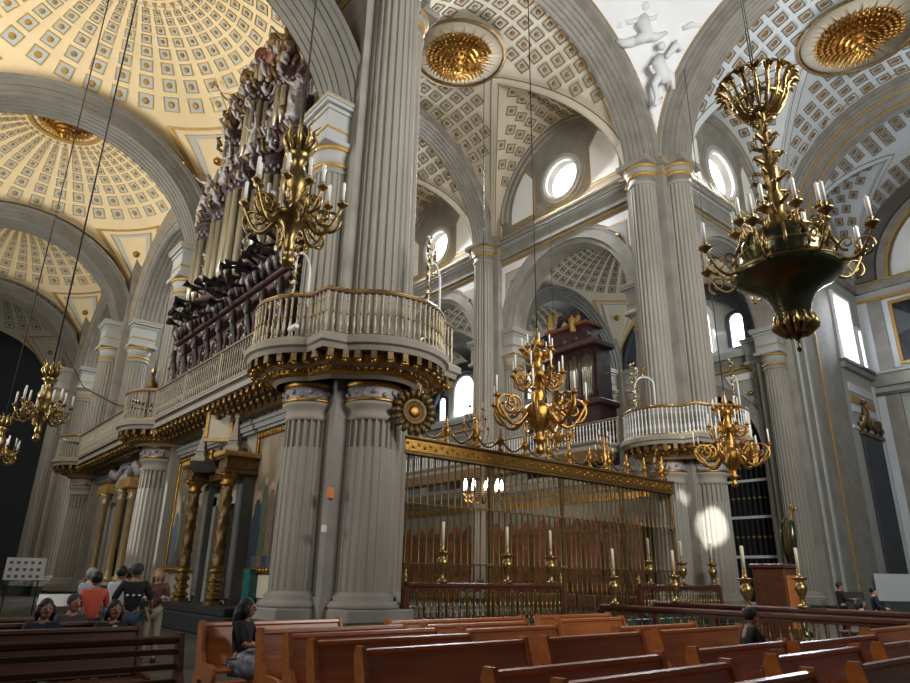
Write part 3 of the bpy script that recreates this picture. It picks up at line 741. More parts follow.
def lights():
    w=bpy.data.worlds.new('daylight'); SC.world=w; w.use_nodes=True; b=w.node_tree.nodes['Background']; b.inputs[0].default_value=(.78,.88,1,1); b.inputs[1].default_value=WORLD
    for k in range(3):
        yc=(YN[k]+YN[k+1])/2
        area('oculus_daylight',(23.5,yc,22.2),(14,yc-4,15),2.2,2000,(.93,.96,1))
        area('aisle_window_daylight',(36.9,yc,16.4),(29,yc-1,13),4,480,(.9,.95,1),3.5)
    area('oculus_daylight',(31.2,13.6,22.4),(28,4,15),2.2,1300,(.9,.95,1))
    area('chapel_window_daylight',(44.2,13.9,16.8),(38,5,14),2.2,900,(.85,.92,1),4)
    for k in range(3):
        yc=(YS[k]+YS[k+1])/2
        area('dome_uplight',(-3.4,yc,13.5),(6.5,yc,19.5),5.,[1400,1100,500][k],(1,.96,.88),3)  # added upward fill to brighten the aisle domes; no window built here
    area('vault_fill',(13,-4.5,12),(20,13,24),7,5000,(1,.98,.94),9)  # unseen fill added to brighten the vaults and upper piers
    area('south_transept_daylight',(-8,8,14),(10,16,13),5,750,(1,.95,.88),6)
    area('nave_far_daylight',(17.3,60,20),(17.3,30,18),9,1800,(1,.97,.92),6)
    area('pier_side_light',(-3.5,19.5,5.5),(8,15.8,4),1.2,420,(1,.98,.95),2.4)  # added side light for the near pier's left edge; no door stands here
    spot('sunbeam',(8,-1,19),(24.35,13.55,4.0),2.6,110000); spot('sunbeam',(8,-1,19),(24.2,14.7,4.7),1.0,60000); spot('sunbeam',(-3.3,32.5,9),(7.35,27.8,3.9),13,6000); spot('sunbeam',(6,0,20.5),(23.3,13.6,6.9),1.6,16000)
    area('choir_lamp',(17.5,21,4.2),(21,24,6),1.5,130,(1,.75,.45))
def look():
    vs=SC.view_settings; vs.view_transform='Standard'; vs.look='None'; vs.exposure=EXPO; vs.gamma=1; vs.use_curve_mapping=False
WORLD=.05; EXPO=0.12
shell()
# ---------------------------------------------------------------- balconies, galleries, choir walls
balcony(SX,YS[0],outline_full,'nearest gilded balcony curving round two half columns',BAL_G)
balcony(SX,YS[1],outline_S,'small rounded pier balcony at the middle of the left gallery',BAL_W)
balcony(SX,YS[2],outline_S,'smallest rounded pier balcony at the far left end of the gallery',BAL_W)
balcony(BX,YN[0],outline_full,'balcony round the tall paired columns beyond the choir screen',BAL_N)
def gallery(x,y0,y1,sg,label,bal=None):
    t=thing('gallery_balustrade',label,'balustrade',(x,(y0+y1)/2,6.5),group='galleries along the choir walls'); L=(y1-y0)/2
    s=MB(); s.box((0,-L,.12),(-sg*1.5,L,.28),STONEW); s.box((-sg*.05,-L,.28),(-sg*1.5,L,.42),STONED); s.box((sg*.04,-L,.42),(-sg*1.5,L,.5),STONEW)
    s.box((-sg*.35,-L,-.12),(-sg*1.5,L,.12),GOLDD); s.box((-sg*.8,-L,-.36),(-sg*1.5,L,-.12),GOLDD); s.build('gallery_slab',t)
    b=MB(); n=int(2*L/.42)
    for i in range(n):
        y=-L+(i+.5)*2*L/n; b.box((-sg*.08,y-.09,-.05),(-sg*.5,y+.09,.12),GOLDD); b.ball((-sg*.12,y,-.04),.08,GOLD,6); b.ball((-sg*.5,y+.1,-.22),.09,GOLDD,6)
        b.ball((-sg*.3,y+.21,-.1),.07,GOLDD,5)
    b.build('gilded_bracket_frieze',t)
    r=MB(); r.bev((-.07,-L,1.57),(.07,L,1.66),RAILB,.02); r.box((-.04,-L,.52),(.04,L,.56),BALD)
    for k in range(4): y=-L+2*L*k/3; r.box((-.05,y-.05,.5),(.05,y+.05,1.6),BALD)
    r.build('hand_rail',t)
    n=int(2*L/.18)
    place(bal or BAL_W,[(0,-L+(i+.5)*2*L/n) for i in range(n)],t,.55)
    return t
gallery(7.12,16.75,26.1,-1,'long gallery balustrade below the big organ')
gallery(7.12,28.9,38.3,-1,'farther left stretch of gallery balustrade beyond the small balcony')
gallery(23.3,16.9,37.0,1,'white gallery balustrade high behind the choir screen',BAL_N)
w=MB()
w.box((8.55,15.5,0),(9.5,39.5,6.2),STONEW)
for y0,y1 in ((16,26.8),(28.2,39)):
    w.box((8.42,y0,.0),(8.6,y1,.6),MARB); w.box((8.4,y0,.6),(8.6,y1,.8),STONE)
    w.box((8.38,y0,5.72),(8.6,y1,5.8),PALEG); w.box((8.28,y0,5.8),(8.6,y1,5.95),PALEG); w.box((8.2,y0,5.95),(8.6,y1,6.05),PALEG); w.box((8.3,y0,6.05),(8.6,y1,6.45),STONE)
    n=int((y1-y0)/.22)
    for i in range(n): w.ball((8.3,y0+(i+.5)*(y1-y0)/n,6.25+.05*(-1)**i),.11,ORN,5)
struct(w.build('wall_choir_south'))
w=MB()
w.box((24.75,16.5,0),(25.9,37.3,6.2),STONE); w.box((24.5,16.4,5.7),(24.8,37.3,6.0),PALEG); w.box((24.3,16.4,6.0),(24.8,37.3,6.2),PALEG)
w.box((24.6,16.5,4.9),(24.8,37.3,5.15),GOLD); w.box((24.55,16.5,5.35),(24.8,37.3,5.45),GOLDP)
struct(w.build('wall_choir_north'))
w=MB(); w.box((9.5,38.5,0),(25,39,8.6),STONED); struct(w.build('wall_choir_west'))
# choir stalls with curved wooden cresting
st=thing('choir_stalls','carved wooden choir stalls with a scalloped cresting behind the choir screen','choir stalls',(24.5,26,.45))
b=MB(); b.bev((-.35,-9.3,0),(.2,10,3.1),STALL,.03); b.box((-.45,-9.3,3.05),(.2,10,3.2),GOLDD); b.build('panelled_back',st)
b=MB()
for i in range(18):
    y=-9+i*1.06
    pts=[(y-.5,3.2),(y+.5,3.2),(y+.5,3.35),(y+.3,3.4),(y+.15,3.62),(y,3.75),(y-.15,3.62),(y-.3,3.4),(y-.5,3.35)]
    b.add([(-.3,q,z) for q,z in pts]+[(-.2,q,z) for q,z in pts],[tuple(range(9))[::-1],tuple(range(9,18))]+[(k,(k+1)%9,9+(k+1)%9,9+k) for k in range(9)],STALL)
    b.box((-.42,y-.5,.2),(-.34,y-.46,3.05),GOLDD); b.box((-.44,y-.3,1.3),(-.35,y+.3,2.7),STALL)
b.build('scalloped_cresting',st)
b=MB()
for i in range(18):
    y=-9+i*1.06; b.bev((-1.1,y-.45,0),(-.4,y+.45,.5),STALL,.02); b.box((-1.1,y+.48,0),(-.4,y+.54,1.0),STALL)
b.build('seat_row',st)
# ---------------------------------------------------------------- choir screen
Y0=14.9
sc=thing('choir_screen','tall gilded bronze screen of vertical bars with a repousse top beam, closing the choir','screen',(17.2,Y0,.45))
b=MB(); b.bev((-6.6,-.12,4.38),(6.5,.12,4.74),GOLD,.03); b.bev((-6.65,-.18,4.74),(6.55,.18,4.82),GOLDD,.02); b.box((-6.6,-.15,4.32),(6.5,.15,4.38),GOLDD)
for i in range(64):
    x=-6.5+i*.204; b.ball((x,-.12,4.56+.04*(-1)**i),.05,GOLD,6)
b.build('top_beam',sc)
b=MB()
for z,h in ((0,.12),(1.45,.03),(3.0,.035)): b.box((-6.55,-.03,z),(6.45,.03,z+h),BAR)
b.build('cross_rail',sc)
post=MB(); post.bev((-.05,-.05,0),(.05,.05,4.35),BAR,.012); post.lathe([(.06,1.38),(.09,1.46),(.06,1.54)],GOLDD,n=8); post.lathe([(.06,2.95),(.09,3.02),(.06,3.09)],GOLDD,n=8)
po=post.build('post',sc,(-6.53,0,0))
for i in range(1,5):
    o=po.copy(); COL.objects.link(o); o.location=(-6.53+i*12.98/4,0,0)
br=MB(); br.lathe([(.028,0),(.028,.7),(.045,.75),(.028,.8),(.028,1.4),(.05,1.46),(.028,1.52),(.028,2.95),(.055,3.02),(.028,3.1),(.028,4.35)],BAR,n=6)
bo=br.build('bar',sc,(-6.36,0,0)); n=52
for i in range(1,n):
    x=-6.53+12.98*(i+.5)/n
    if min(abs(x+6.53-k*12.98/4) for k in range(5))<.07: x+=.05
    o=bo.copy(); COL.objects.link(o); o.location=(x,0,0)
# cresting: urns, candelabra, swags
ur=MB(); ur.lathe([(.10,0),(.12,.06),(.04,.12),(.05,.2),(.13,.32),(.11,.42),(.05,.48),(.07,.54),(.03,.6),(.05,.68),(.0,.80)],GOLD,n=10)
def leafcurl(mb,p,sx,s,m=GOLD,ax=(1,0,0)):
    A=V(*ax); mb.tube([V(*p)+A*(sx*s*(.5*t+.35*math.sin(t*5)))+V(0,0,s*(.9*t+.3*math.cos(t*5))) for t in [i/9 for i in range(10)]],[.03*s*1.6*(1-.07*i)+.004 for i in range(10)],m,5)
for s in (-1,1): leafcurl(ur,(0,0,.1),s,.5)
uo=ur.build('urn_finial',sc,(-6.1,0,4.82))
for i in range(1,12):
    o=uo.copy(); COL.objects.link(o); o.location=(-6.1+i*1.09,0,4.82)
sw=MB()
for i in range(11):
    x0=-6.1+i*1.09; sw.tube([(x0+1.09*t,0,5.28-.38*math.sin(PI*t)) for t in [k/8 for k in range(9)]],[.018+.016*math.sin(PI*k/8) for k in range(9)],GOLDD,6)
sw.build('festoon',sc)
cb=MB(); cb.lathe([(.14,0),(.16,.08),(.05,.16),(.07,.3),(.14,.5),(.05,.66),(.08,.8),(.04,.9),(.05,1.2),(0,1.35)],GOLD,n=10)
for k in range(3):
    for s in (-1,1):
        h=.5+.3*k; R=.5-.12*k; cb.tube([(0,0,h-.15),(s*R*.6,0,h-.25),(s*R,0,h-.05),(s*R,0,h+.12)],.022,GOLD,5); cb.lathe([(.05,h+.12),(.06,h+.17),(.03,h+.19)],GOLD,(s*R,0,0),8); cb.tube([(s*R,0,h+.18),(s*R,0,h+.36)],.018,WAX,5)
co=cb.build('cresting_candelabrum',sc,(-3.85,0,4.82))
for x in (2.4,6.0):
    o=co.copy(); COL.objects.link(o); o.location=(x,0,4.82)
# ---------------------------------------------------------------- low rails
def low_rail(name,label,loc,L,rz,h,proto,step,topm,z0=0,postat=(),finial=True):
    t=thing(name,label,'railing',loc,rz)
    b=MB(); b.bev((0,-.11,h-.12),(L,.11,h),topm,.03); b.box((0,-.07,h-.17),(L,.07,h-.12),topm); b.build('top_rail',t)
    b=MB(); b.bev((0,-.12,0),(L,.12,.1),MARB,.02); b.build('base_rail',t)
    pm=MB(); pm.bev((-.08,-.08,.1),(.08,.08,h-.1),topm,.02)
    if finial: pm.lathe([(.07,h),(.03,h+.04),(.06,h+.12),(.04,h+.18),(.015,h+.22),(.03,h+.26),(0,h+.30)],BRASS,n=8)
    o=pm.build('post',t,(0,0,0))
    for x in postat: q=o.copy(); COL.objects.link(q); q.location=(x,0,0)
    n=int(L/step); place(proto,[((i+.5)*L/n,0) for i in range(n)],t,.1)
    for c in t.children:
        if c.name.startswith('baluster'): c.scale=(1,1,(h-.27)/1.03 if proto is not BAL_D else (h-.27)/.95)
    return t
low_rail('choir_rail','low dark rail with gilded balusters before the left half of the choir screen',(9.95,13.6,.45),5.55,0,1.0,BAL_D,.175,MARBR,postat=(5.55,))
low_rail('choir_rail','low dark rail with thin balusters before the right end of the choir screen',(19.3,13.6,.45),4.9,0,1.0,BAL_D,.165,MARBR,postat=(4.9,))
low_rail('passage_rail','near marble-topped passage rail running beside the pews to the lower right',(16.0,12.6,0),10.2,-PI/2,.94,BAL_D,.24,MARBR,postat=(3.4,6.8,10.2),finial=False)
low_rail('passage_rail','far passage rail parallel behind the near one at lower right',(18.6,12.6,0),10.6,-PI/2,.99,BAL_D,.24,MARBR,postat=(3.5,7.1,10.6),finial=False)
# ---------------------------------------------------------------- chapel grilles
for k in range(2):
    yc=(YN[k]+YN[k+1])/2
    g=thing('chapel_grille',['dark iron chapel grille with pale cross rails behind the gold chandelier','dark iron grille in the chapel arch seen through the choir'][k],'grille',(37.2,yc,0))
    b=MB()
    for z in (2.8,4.9,6.9,8.4): b.box((-.06,-3.9,z),(.06,3.9,z+.14),BLUEW if k==0 else STONE)
    b.build('cross_rail',g)
    bm=MB(); bm.tube([(0,0,0),(0,0,9.5)],.05,IRON,5,smooth=False)
    for z in (1.5,3.9,6,7.7): bm.ball((0,0,z),.09,BRASS,5)
    o=bm.build('bar',g,(0,-3.6,0))
    for i in range(1,24): q=o.copy(); COL.objects.link(q); q.location=(0,-3.6+i*.31,0)
    c=MB(); c.add([(.5,-5,0),(.5,5,0),(.5,5,13),(.5,-5,13)],[(0,1,2,3)],DARKV); struct(c.build('wall_chapel_back',None,(37.9,yc,0)))  # near-black sheet, the chapel's unlit depth given by its colour
# ---------------------------------------------------------------- figures
def skinned(verts,edges,rad_,m,sub=1,root=0):
    me=bpy.data.meshes.new('t'); me.from_pydata([tuple(v) for v in verts],edges,[]); o=bpy.data.objects.new('t',me); COL.objects.link(o)
    md=o.modifiers.new('s','SKIN'); sv=me.skin_vertices[0].data
    for i,r in enumerate(rad_): sv[i].radius=(r,r) if not isinstance(r,tuple) else r
    sv[root].use_root=True; md.use_smooth_shade=True
    if sub: s=o.modifiers.new('u','SUBSURF'); s.levels=sub
    dg=bpy.context.evaluated_depsgraph_get(); dg.update(); ev=o.evaluated_get(dg); em=ev.to_mesh()
    vs=[tuple(v.co) for v in em.vertices]; fs=[tuple(p.vertices) for p in em.polygons]; ev.to_mesh_clear()
    bpy.data.objects.remove(o); bpy.data.meshes.remove(me)
    return vs,fs
def chains(root,*chs):
    """chs: lists of (point, radius); first point of later chains may be an int index to attach to"""
    vs=[];es=[];rs=[]
    for ch in chs:
        prev=None
        for p in ch:
            if isinstance(p,int): prev=p; continue
            vs.append(p[0]); rs.append(p[1]); i=len(vs)-1
            if prev is not None: es.append((prev,i))
            prev=i
    return vs,es,rs
def joints(pose='stand',h=1.7,arms=None,lean=0.,twist=0.):
    k=h/1.7; J={}
    pel=.92 if pose=='stand' else .52
    J['pel']=V(0,0,pel); J['waist']=V(0,-.01-lean*.2,pel+.16); J['chest']=V(0,-lean*.6,pel+.36); J['neck']=V(0,.01-lean*.9,pel+.52); J['head']=V(0,-.02-lean*1.1,pel+.66)
    for s,n in ((-1,'r'),(1,'l')):
        J['sh'+n]=V(s*.17,J['neck'].y,pel+.47)
        J['hip'+n]=V(s*.09,0,pel-.04)
        if pose=='stand': J['kn'+n]=V(s*.10,-.02,.49); J['an'+n]=V(s*.11,.02,.09); J['to'+n]=V(s*.13,-.13,.03)
        else: J['kn'+n]=V(s*.11,-.42,.50); J['an'+n]=V(s*.12,-.44,.10); J['to'+n]=V(s*.13,-.58,.04)
        a=(arms or {}).get(n)
        if a: J['el'+n]=J['sh'+n]+V(*a[0]); J['wr'+n]=J['el'+n]+V(*a[1])
        elif pose=='stand': J['el'+n]=J['sh'+n]+V(s*.06,.02,-.28); J['wr'+n]=J['el'+n]+V(s*.01,-.09,-.24)
        else: J['el'+n]=J['sh'+n]+V(s*.06,-.03,-.26); J['wr'+n]=J['el'+n]+V(-s*.10,-.22,-.04)
    return {n:v*k for n,v in J.items()}
def hand(mb,J,n,m):
    w=J['wr'+n]; d=(w-J['el'+n]).normalized(); s=d.cross(V(0,0,1)); s=s.normalized() if s.length>.1 else V(1,0,0); u=s.cross(d).normalized()
    mb.tube([w-d*.02,w+d*.04,w+d*.085],[.026,.036,.034],m,7)
    for i,(o,L) in enumerate(((-.026,.062),(-.009,.072),(.009,.068),(.025,.052))):
        b=w+d*.08+s*o; mb.tube([b,b+d*L*.5-u*.008,b+d*L-u*.028],[.0095,.009,.007],m,5)
    b=w+d*.035+s*(-.032); mb.tube([b,b-s*.02+d*.02-u*.01,b-s*.024+d*.052-u*.02],[.011,.010,.008],m,5)
def head(mb,J,m,look=0,k=1.0):
    c=J['head']; R=Matrix.Translation(c)@Matrix.Rotation(look,4,'Z')
    mb.ball((0,0,0),.1*k,m,14,R,(.80,.98,1.18)); mb.ball((0,-.035*k,-.07*k),.055*k,m,10,R,(1,1,.8))
    mb.tube([(0,-.094*k,.02*k),(0,-.118*k,-.022*k),(0,-.096*k,-.032*k)],[.008*k,.016*k,.012*k],m,6,M=R)
    for s in (-1,1):
        mb.ball((s*.08*k,.01,-.01),.022*k,m,6,R,(.4,.9,1.3)); mb.ball((s*.032*k,-.088*k,.016*k),.009*k,MATS['black_hair'],6,R)
    mb.tube([(-.025*k,-.090*k,-.062*k),(0,-.1*k,-.06*k),(.025*k,-.090*k,-.062*k)],.006*k,MATS['brick_lips'],5,M=R)
mat('brick_lips',(.30,.09,.07),.5)
def hair_mesh(J,m,kind,look=0,k=1.0):
    mb=MB(); c=J['head']; R=Matrix.Translation(c)@Matrix.Rotation(look,4,'Z')
    mb.ball((0,.022*k,.035*k),.108*k,m,14,R,(.86,.98,1.02))
    if kind=='long': mb.tube([(0,.06*k,.04*k),(0,.085*k,-.08*k),(0,.09*k,-.2*k),(0,.08*k,-.30*k)],[.09*k,.10*k,.09*k,.05*k],m,8,M=R); 
    if kind in('long','bob'):
        for s in (-1,1): mb.tube([(s*.07*k,.0,.05*k),(s*.092*k,.0,-.04*k),(s*.085*k,.01*k,-.13*k)],[.035*k,.04*k,.02*k],m,6,M=R)
    if kind=='cap': mb.lathe([(.10,.03),(.105,.06),(.08,.12),(0,.14)],m,n=12,M=R); mb.bev((-.06,-.18,.04),(.06,-.08,.055),m,.01,R)
    return mb
def person(label,loc,rz,pose='stand',h=1.7,skin=SKIN,hair=HAIR,hk='short',shirt=None,legs=None,arms=None,lean=0.,look=0.,skirt=False,shirtname='shirt',long=False,bag=None,shoes=None):
    t=thing('person',label,'person',loc,rz); k=h/1.7; J=joints(pose,h,arms,lean)
    ch=[[(J['pel'],.115*k),(J['waist'],.10*k),(J['chest'],.12*k),(J['neck'],.055*k),(J['head']-V(0,0,.05*k),.05*k)]]
    for n in 'rl':
        ch.append([2,(J['sh'+n],.055*k),(J['el'+n],.040*k),(J['wr'+n],.027*k)])
        ch.append([0,(J['hip'+n],.09*k),(J['kn'+n],.055*k),(J['an'+n],.04*k),(J['to'+n],.035*k)])
    vs,es,rs=chains(0,*ch); v,f=skinned(vs,es,rs,skin)
    b=MB(); b.add(v,f,skin,True); head(b,J,skin,look,k)
    for n in 'rl': hand(b,J,n,skin)
    b.build('body',t)
    hair_mesh(J,hair,hk,look,k).build('hair',t)
    ch=[[(J['pel']-V(0,0,.02),.135*k),(J['waist'],.125*k),(J['chest'],.145*k),(J['neck']-V(0,0,.03),.075*k)]]
    for n in 'rl':
        e=J['el'+n]; w=J['wr'+n]; ch.append([2,(J['sh'+n],.073*k),(e,.055*k)]+([(e+(w-e)*.9,.042*k)] if long else []))
    vs,es,rs=chains(0,*ch); v,f=skinned(vs,es,rs,shirt); b=MB(); b.add(v,f,shirt,True); so=b.build(shirtname,t)
    ch=[[(J['pel'],.13*k)]]
    for n in 'rl': ch.append([0,(J['hip'+n],.105*k),(J['kn'+n],.075*k),(J['an'+n]+V(0,0,.03),.055*k)])
    vs,es,rs=chains(0,*ch); v,f=skinned(vs,es,rs,legs); b=MB(); b.add(v,f,legs,True)
    b.build('trousers' if not skirt else 'leggings',t)
    b=MB()
    for n in 'rl': b.tube([J['an'+n]+V(0,.04,-.03),J['to'+n]+V(0,0,.0),J['to'+n]+V(0,-.05,0)],[.05,.045,.03],HAIR,8)
    b.build('shoes',t)
    return t,J,so
def statue(label,loc,rz,m,h=1.5,wings=False,arms=None,cat='statue',trumpet=False,robe=True,name='statue',flat=1.):
    t=thing(name,label,cat,loc,rz); J=joints('stand',h,arms,.05); k=h/1.7
    ch=[[(J['pel'],.16*k),(J['waist'],.13*k),(J['chest'],.15*k),(J['neck'],.06*k),(J['head']-V(0,0,.05*k),.06*k),(J['head'],.10*k),(J['head']+V(0,0,.06*k),.06*k)]]
    for n in 'rl':
        ch.append([2,(J['sh'+n],.075*k),(J['el'+n],.055*k),(J['wr'+n],.035*k)])
        ch.append([0,(J['hip'+n],.13*k),(J['kn'+n],.11*k),(J['an'+n],.09*k)])
    vs,es,rs=chains(0,*ch); v,f=skinned(vs,es,rs,m); b=MB(); b.add(v,f,m,True)
    head(b,J,m,0,k)
    for n in 'rl': hand(b,J,n,m)
    b.build('body',t)
    if robe:
        r=MB(); r.lathe([(.17*k,1.05*k),(.19*k,.9*k),(.22*k,.6*k),(.27*k,.25*k),(.31*k,0)],m,n=26,rf=lambda a:1+.09*math.cos(7*a)); r.build('robe',t)
    if wings:
        w=MB()
        for s in (-1,1):
            pts=[(s*.06,.10,1.25),(s*.3,.22,1.62),(s*.62,.24,1.66),(s*.74,.22,1.3),(s*.6,.2,.95),(s*.35,.16,.9)]
            pts=[V(*p)*k for p in pts]; q=[p+V(0,.05*k,0) for p in pts]; n=len(pts)
            w.add(pts+q,[tuple(range(n)),tuple(range(2*n-1,n-1,-1))]+[(i,(i+1)%n,n+(i+1)%n,n+i) for i in range(n)],m)
            for j in range(5): a=pts[0]+(pts[2]-pts[0])*(j/5+.1); w.tube([a-V(0,.02,0),a+V(s*.05,-.01,-.55*k)],[.035*k,.015*k],m,5)
        w.build('wings',t)
    if trumpet:
        w=MB(); e=J['wrr']; w.tube([J['head']+V(0,-.1,0)*k,e+V(0,-.1,.1)*k,e+V(0,-.5,.3)*k,e+V(0,-.6,.34)*k],[.012,.015,.03,.08],GOLD,8); w.build('trumpet',t)
    return t
# ---------------------------------------------------------------- the big organ
OX0,OY0=7.62,21.4
org=thing('pipe_organ','towering carved mahogany organ with tin pipes and horizontal trumpets above the left gallery','organ',(OX0,OY0,7.0))
b=MB()
b.box((.25,-4.6,0),(1.7,4.6,3.0),CASED); b.bev((-.05,-4.75,2.75),(1.7,4.75,3.0),CASE,.04); b.bev((-.2,-4.85,3.0),(1.7,4.85,3.15),CASE,.04); b.box((.1,-4.7,0),(.3,4.7,.25),CASE)
b.build('lower_case',org)
b=MB()
for i in range(8):
    y=-4.6+i*1.15; b.bev((.17,y+.22,.35),(.3,y+.93,2.5),CASEP if i%2 else CASE,.03)
    for q in range(16 if i%2==0 else 5): b.ball((.14,y+.36+.14*(q%4),.5+.12*q if i%2==0 else 2.0+.05*q),.11,ORN,6)
b.build('rose_panels',org)
cn=MB()
cn.tube([(.05,0,.15),(-.06,0,.7),(.04,0,1.3),(-.08,0,1.9),(-.22,0,2.4),(-.2,0,2.75)],[.07,.09,.07,.10,.12,.08],CASED,8)
for i in range(9): cn.ball((-.1-.03*i,.09*(-1)**i,.4+i*.27),.055,ORN if i%3 else CASE,6)
for s in (-1,1): cn.tube([(.0,s*.1,.5),(-.05,s*.25,.8),(.0,s*.18,1.2),(-.05,s*.3,1.7),(.0,s*.2,2.2)],[.03,.06,.04,.06,.03],CASE,6)
co=cn.build('carved_bracket',org,(0,-4.6,0))
for i in range(1,9): o=co.copy(); COL.objects.link(o); o.location=(0,-4.6+i*1.15,0)
# backing case of the upper tiers
b=MB(); b.box((.35,-4.4,3.15),(1.7,4.4,8.4),CASE); b.box((.45,-3.3,8.4),(1.6,3.3,11.6),CASE); b.box((.55,-1.7,11.6),(1.5,1.7,13.4),CASE)
b.bev((.1,-4.5,8.35),(1.7,4.5,8.55),CASE,.04); b.bev((.2,-3.45,11.5),(1.65,3.45,11.72),CASE,.04); b.bev((.3,-1.85,13.3),(1.6,1.85,13.5),CASER,.04)
b.build('upper_case',org)
def tower(y,z0,z1,r,n,m=CASE,conv=True,scalez=.0):
    o=MB(); o.lathe([(.05,z0-.75),(r*.35,z0-.62),(r*.4,z0-.45),(r*.85,z0-.25),(r*1.1,z0-.16),(r*1.12,z0)],m,(.3,y,0),16)
    t=o.build('tower_corbel',org); o=MB(); o.lathe([(r*1.0,z1),(r*1.02,z1+.15),(r*.98,z1+.55),(r*1.12,z1+.62),(r*1.25,z1+.72),(r*1.25,z1+.84),(r*1.05,z1+.9)],m,(.3,y,0),18)
    for i in range(14):
        a=PI/2+PI*(i+.5)/14; o.ball((.3+r*1.03*math.cos(a),y+r*1.03*math.sin(a),z1+.3+.07*(-1)**i),.085,ORN,5)
        t=o.build('tower_capital',org); p=MB(); rp=r*.98*math.sin(PI/n/2)*.93
    for i in range(n):
        a=PI/2+PI*(i+.5)/n; c=math.cos(a); q=abs(i-(n-1)/2)/((n-1)/2)
        x=.3+r*.95*c; yy=y+r*.95*math.sin(a); f=z0+.05; mth=z0+(.65 if conv else .9)-.25*q
        p.lathe([(rp*.28,f),(rp,mth),(rp*.99,mth+.02),(rp*.99,z1+.0)],SILV,(x,yy,0),8)
        p.add([(x-rp*.9,yy-rp*.3,mth+.1),(x-rp*.9,yy+rp*.3,mth+.1),(x-rp*.98,yy,mth+.33)],[(0,1,2)],CASE)
    p.build('pipes',t)
def flat(y0,y1,z0,z1,n,x=.3,slope=.3):
    o=MB(); o.box((x-.1,y0,z1-.02),(x+.2,y1,z1+.3),CASE)
    for i in range(int((y1-y0)/.22)): o.ball((x-.1,y0+.11+i*.22,z1+.0+.1*(-1)**i),.12,ORN,5)
    for i in range(int((y1-y0)/.25)): o.ball((x-.1,y0+.12+i*.25,z0-.08),.10,ORN,5)
    t=o.build('pipe_flat',org); p=MB(); w=(y1-y0)/n; rp=w*.45
    for i in range(n):
        y=y0+(i+.5)*w; mth=z0+.35+slope*abs(i-(n-1)/2)/n*1.6; p.lathe([(rp*.3,z0),(rp,mth),(rp,z1)],SILV,(x-.02,y,0),8)
    p.build('pipes',t)
tower(0,4.1,7.6,.78,7); tower(-2.1,4.3,7.3,.55,5); tower(2.1,4.3,7.3,.55,5); tower(-4.0,4.5,7.3,.5,5); tower(4.0,4.5,7.3,.5,5)
flat(-1.5,-.82,4.0,6.9,5); flat(.82,1.5,4.0,6.9,5); flat(-3.45,-2.7,4.1,6.6,6); flat(2.7,3.45,4.1,6.6,6)
tower(0,9.2,11.6,.6,7); tower(-2.4,9.3,10.9,.45,5); tower(2.4,9.3,10.9,.45,5); flat(-1.85,-.7,9.2,10.9,7); flat(.7,1.85,9.2,10.9,7)
tower(0,12.4,13.4,.5,5,CASER); flat(-1.5,-.6,12.1,13.1,6,.5); flat(.6,1.5,12.1,13.1,6,.5)
# horizontal trumpets
tp=MB(); tp.tube([(0,0,0),(-.55,0,.0),(-.8,0,.0),(-.98,0,.0)],[.035,.05,.08,.16],CASED,8,cap=False)
to=tp.build('horizontal_trumpet',org,(.2,-4.3,3.55)); rng=random.Random(5)
for i in range(1,44):
    o=to.copy(); COL.objects.link(o); o.location=(.2-.25*rng.random(),-4.3+i*.2,3.42+.36*(i%3)+.1*rng.random()); o.rotation_euler=(0,rad(rng.uniform(-30,25)),rad(rng.uniform(-32,32)))
b=MB()
for i in range(60):
    y=-4.7+i*.16; z=3.3+.25*rng.random(); b.tube([(.1,y,z),(-.2,y+.1,z-.2),(-.35,y-.05,z+.0),(-.3,y+.05,z+.25)],[.05,.10,.08,.03],CASED if i%3 else ORN,6)
b.build('carved_foliage',org)
b=MB()
for (y,z,R) in ((-1.1,8.9,.5),(1.1,8.9,.5),(-3.1,8.9,.5),(3.1,8.9,.5),(-.9,12.0,.4),(.9,12.0,.4),(-2.3,12.1,.5),(2.3,12.1,.5)):
    b=MB()
    for s in (-1,1): b.tube([(.2,y+s*R*math.cos(a)*(1-.08*i),z+R*math.sin(a)*(1-.06*i)) for i,a in enumerate([k*.65 for k in range(10)])],[.09-.006*i for i in range(10)],ORN if s>0 else CASE,6)
    b.build('volute_ornament',org)
b=MB()
for s in (-1,1): b.tube([(.2,s*(.2+.95*math.sin(t*2.6)),13.5+1.75*t) for t in [i/9 for i in range(10)]],[.2,.26,.28,.26,.24,.22,.2,.18,.2,.12],CASER,8)
b.tube([(.35,0,13.5),(.35,0,15.1)],[.3,.16],CASER,8); b.ball((.3,0,15.2),.28,CASER,10)
for k in range(14):
    a=2*PI*k/14; b.tube([(.3,0,14.5),(.25,1.5*math.cos(a),14.5+.95*math.sin(a))],[.08,.02],GOLDD,5)
for s in (-1,1):
    for k in range(16): b.tube([(.1,s*(.6+.13*k),13.9-.10*k),(-.1,s*(.8+.14*k),14.25-.11*k),(0,s*(.95+.13*k),13.9-.10*k)],[.12,.16,.05],(CASE,ORN,GOLDD)[k%3],6)
b.build('crowning_scrolls',org)
b=MB()
for s in (-1,1):
    for k in range(12):
        z=3.6+k*.42; y=s*(4.75+.28*math.sin(k*1.3)); b.tube([(.6,s*4.5,z),(.4,y+s*.15,z+.2),(.4,y-s*.05,z+.42)],[.08,.11,.05],ORN if k%2 else CASE,6)
b.build('side_wings',org)
b=MB(); rng=random.Random(9)
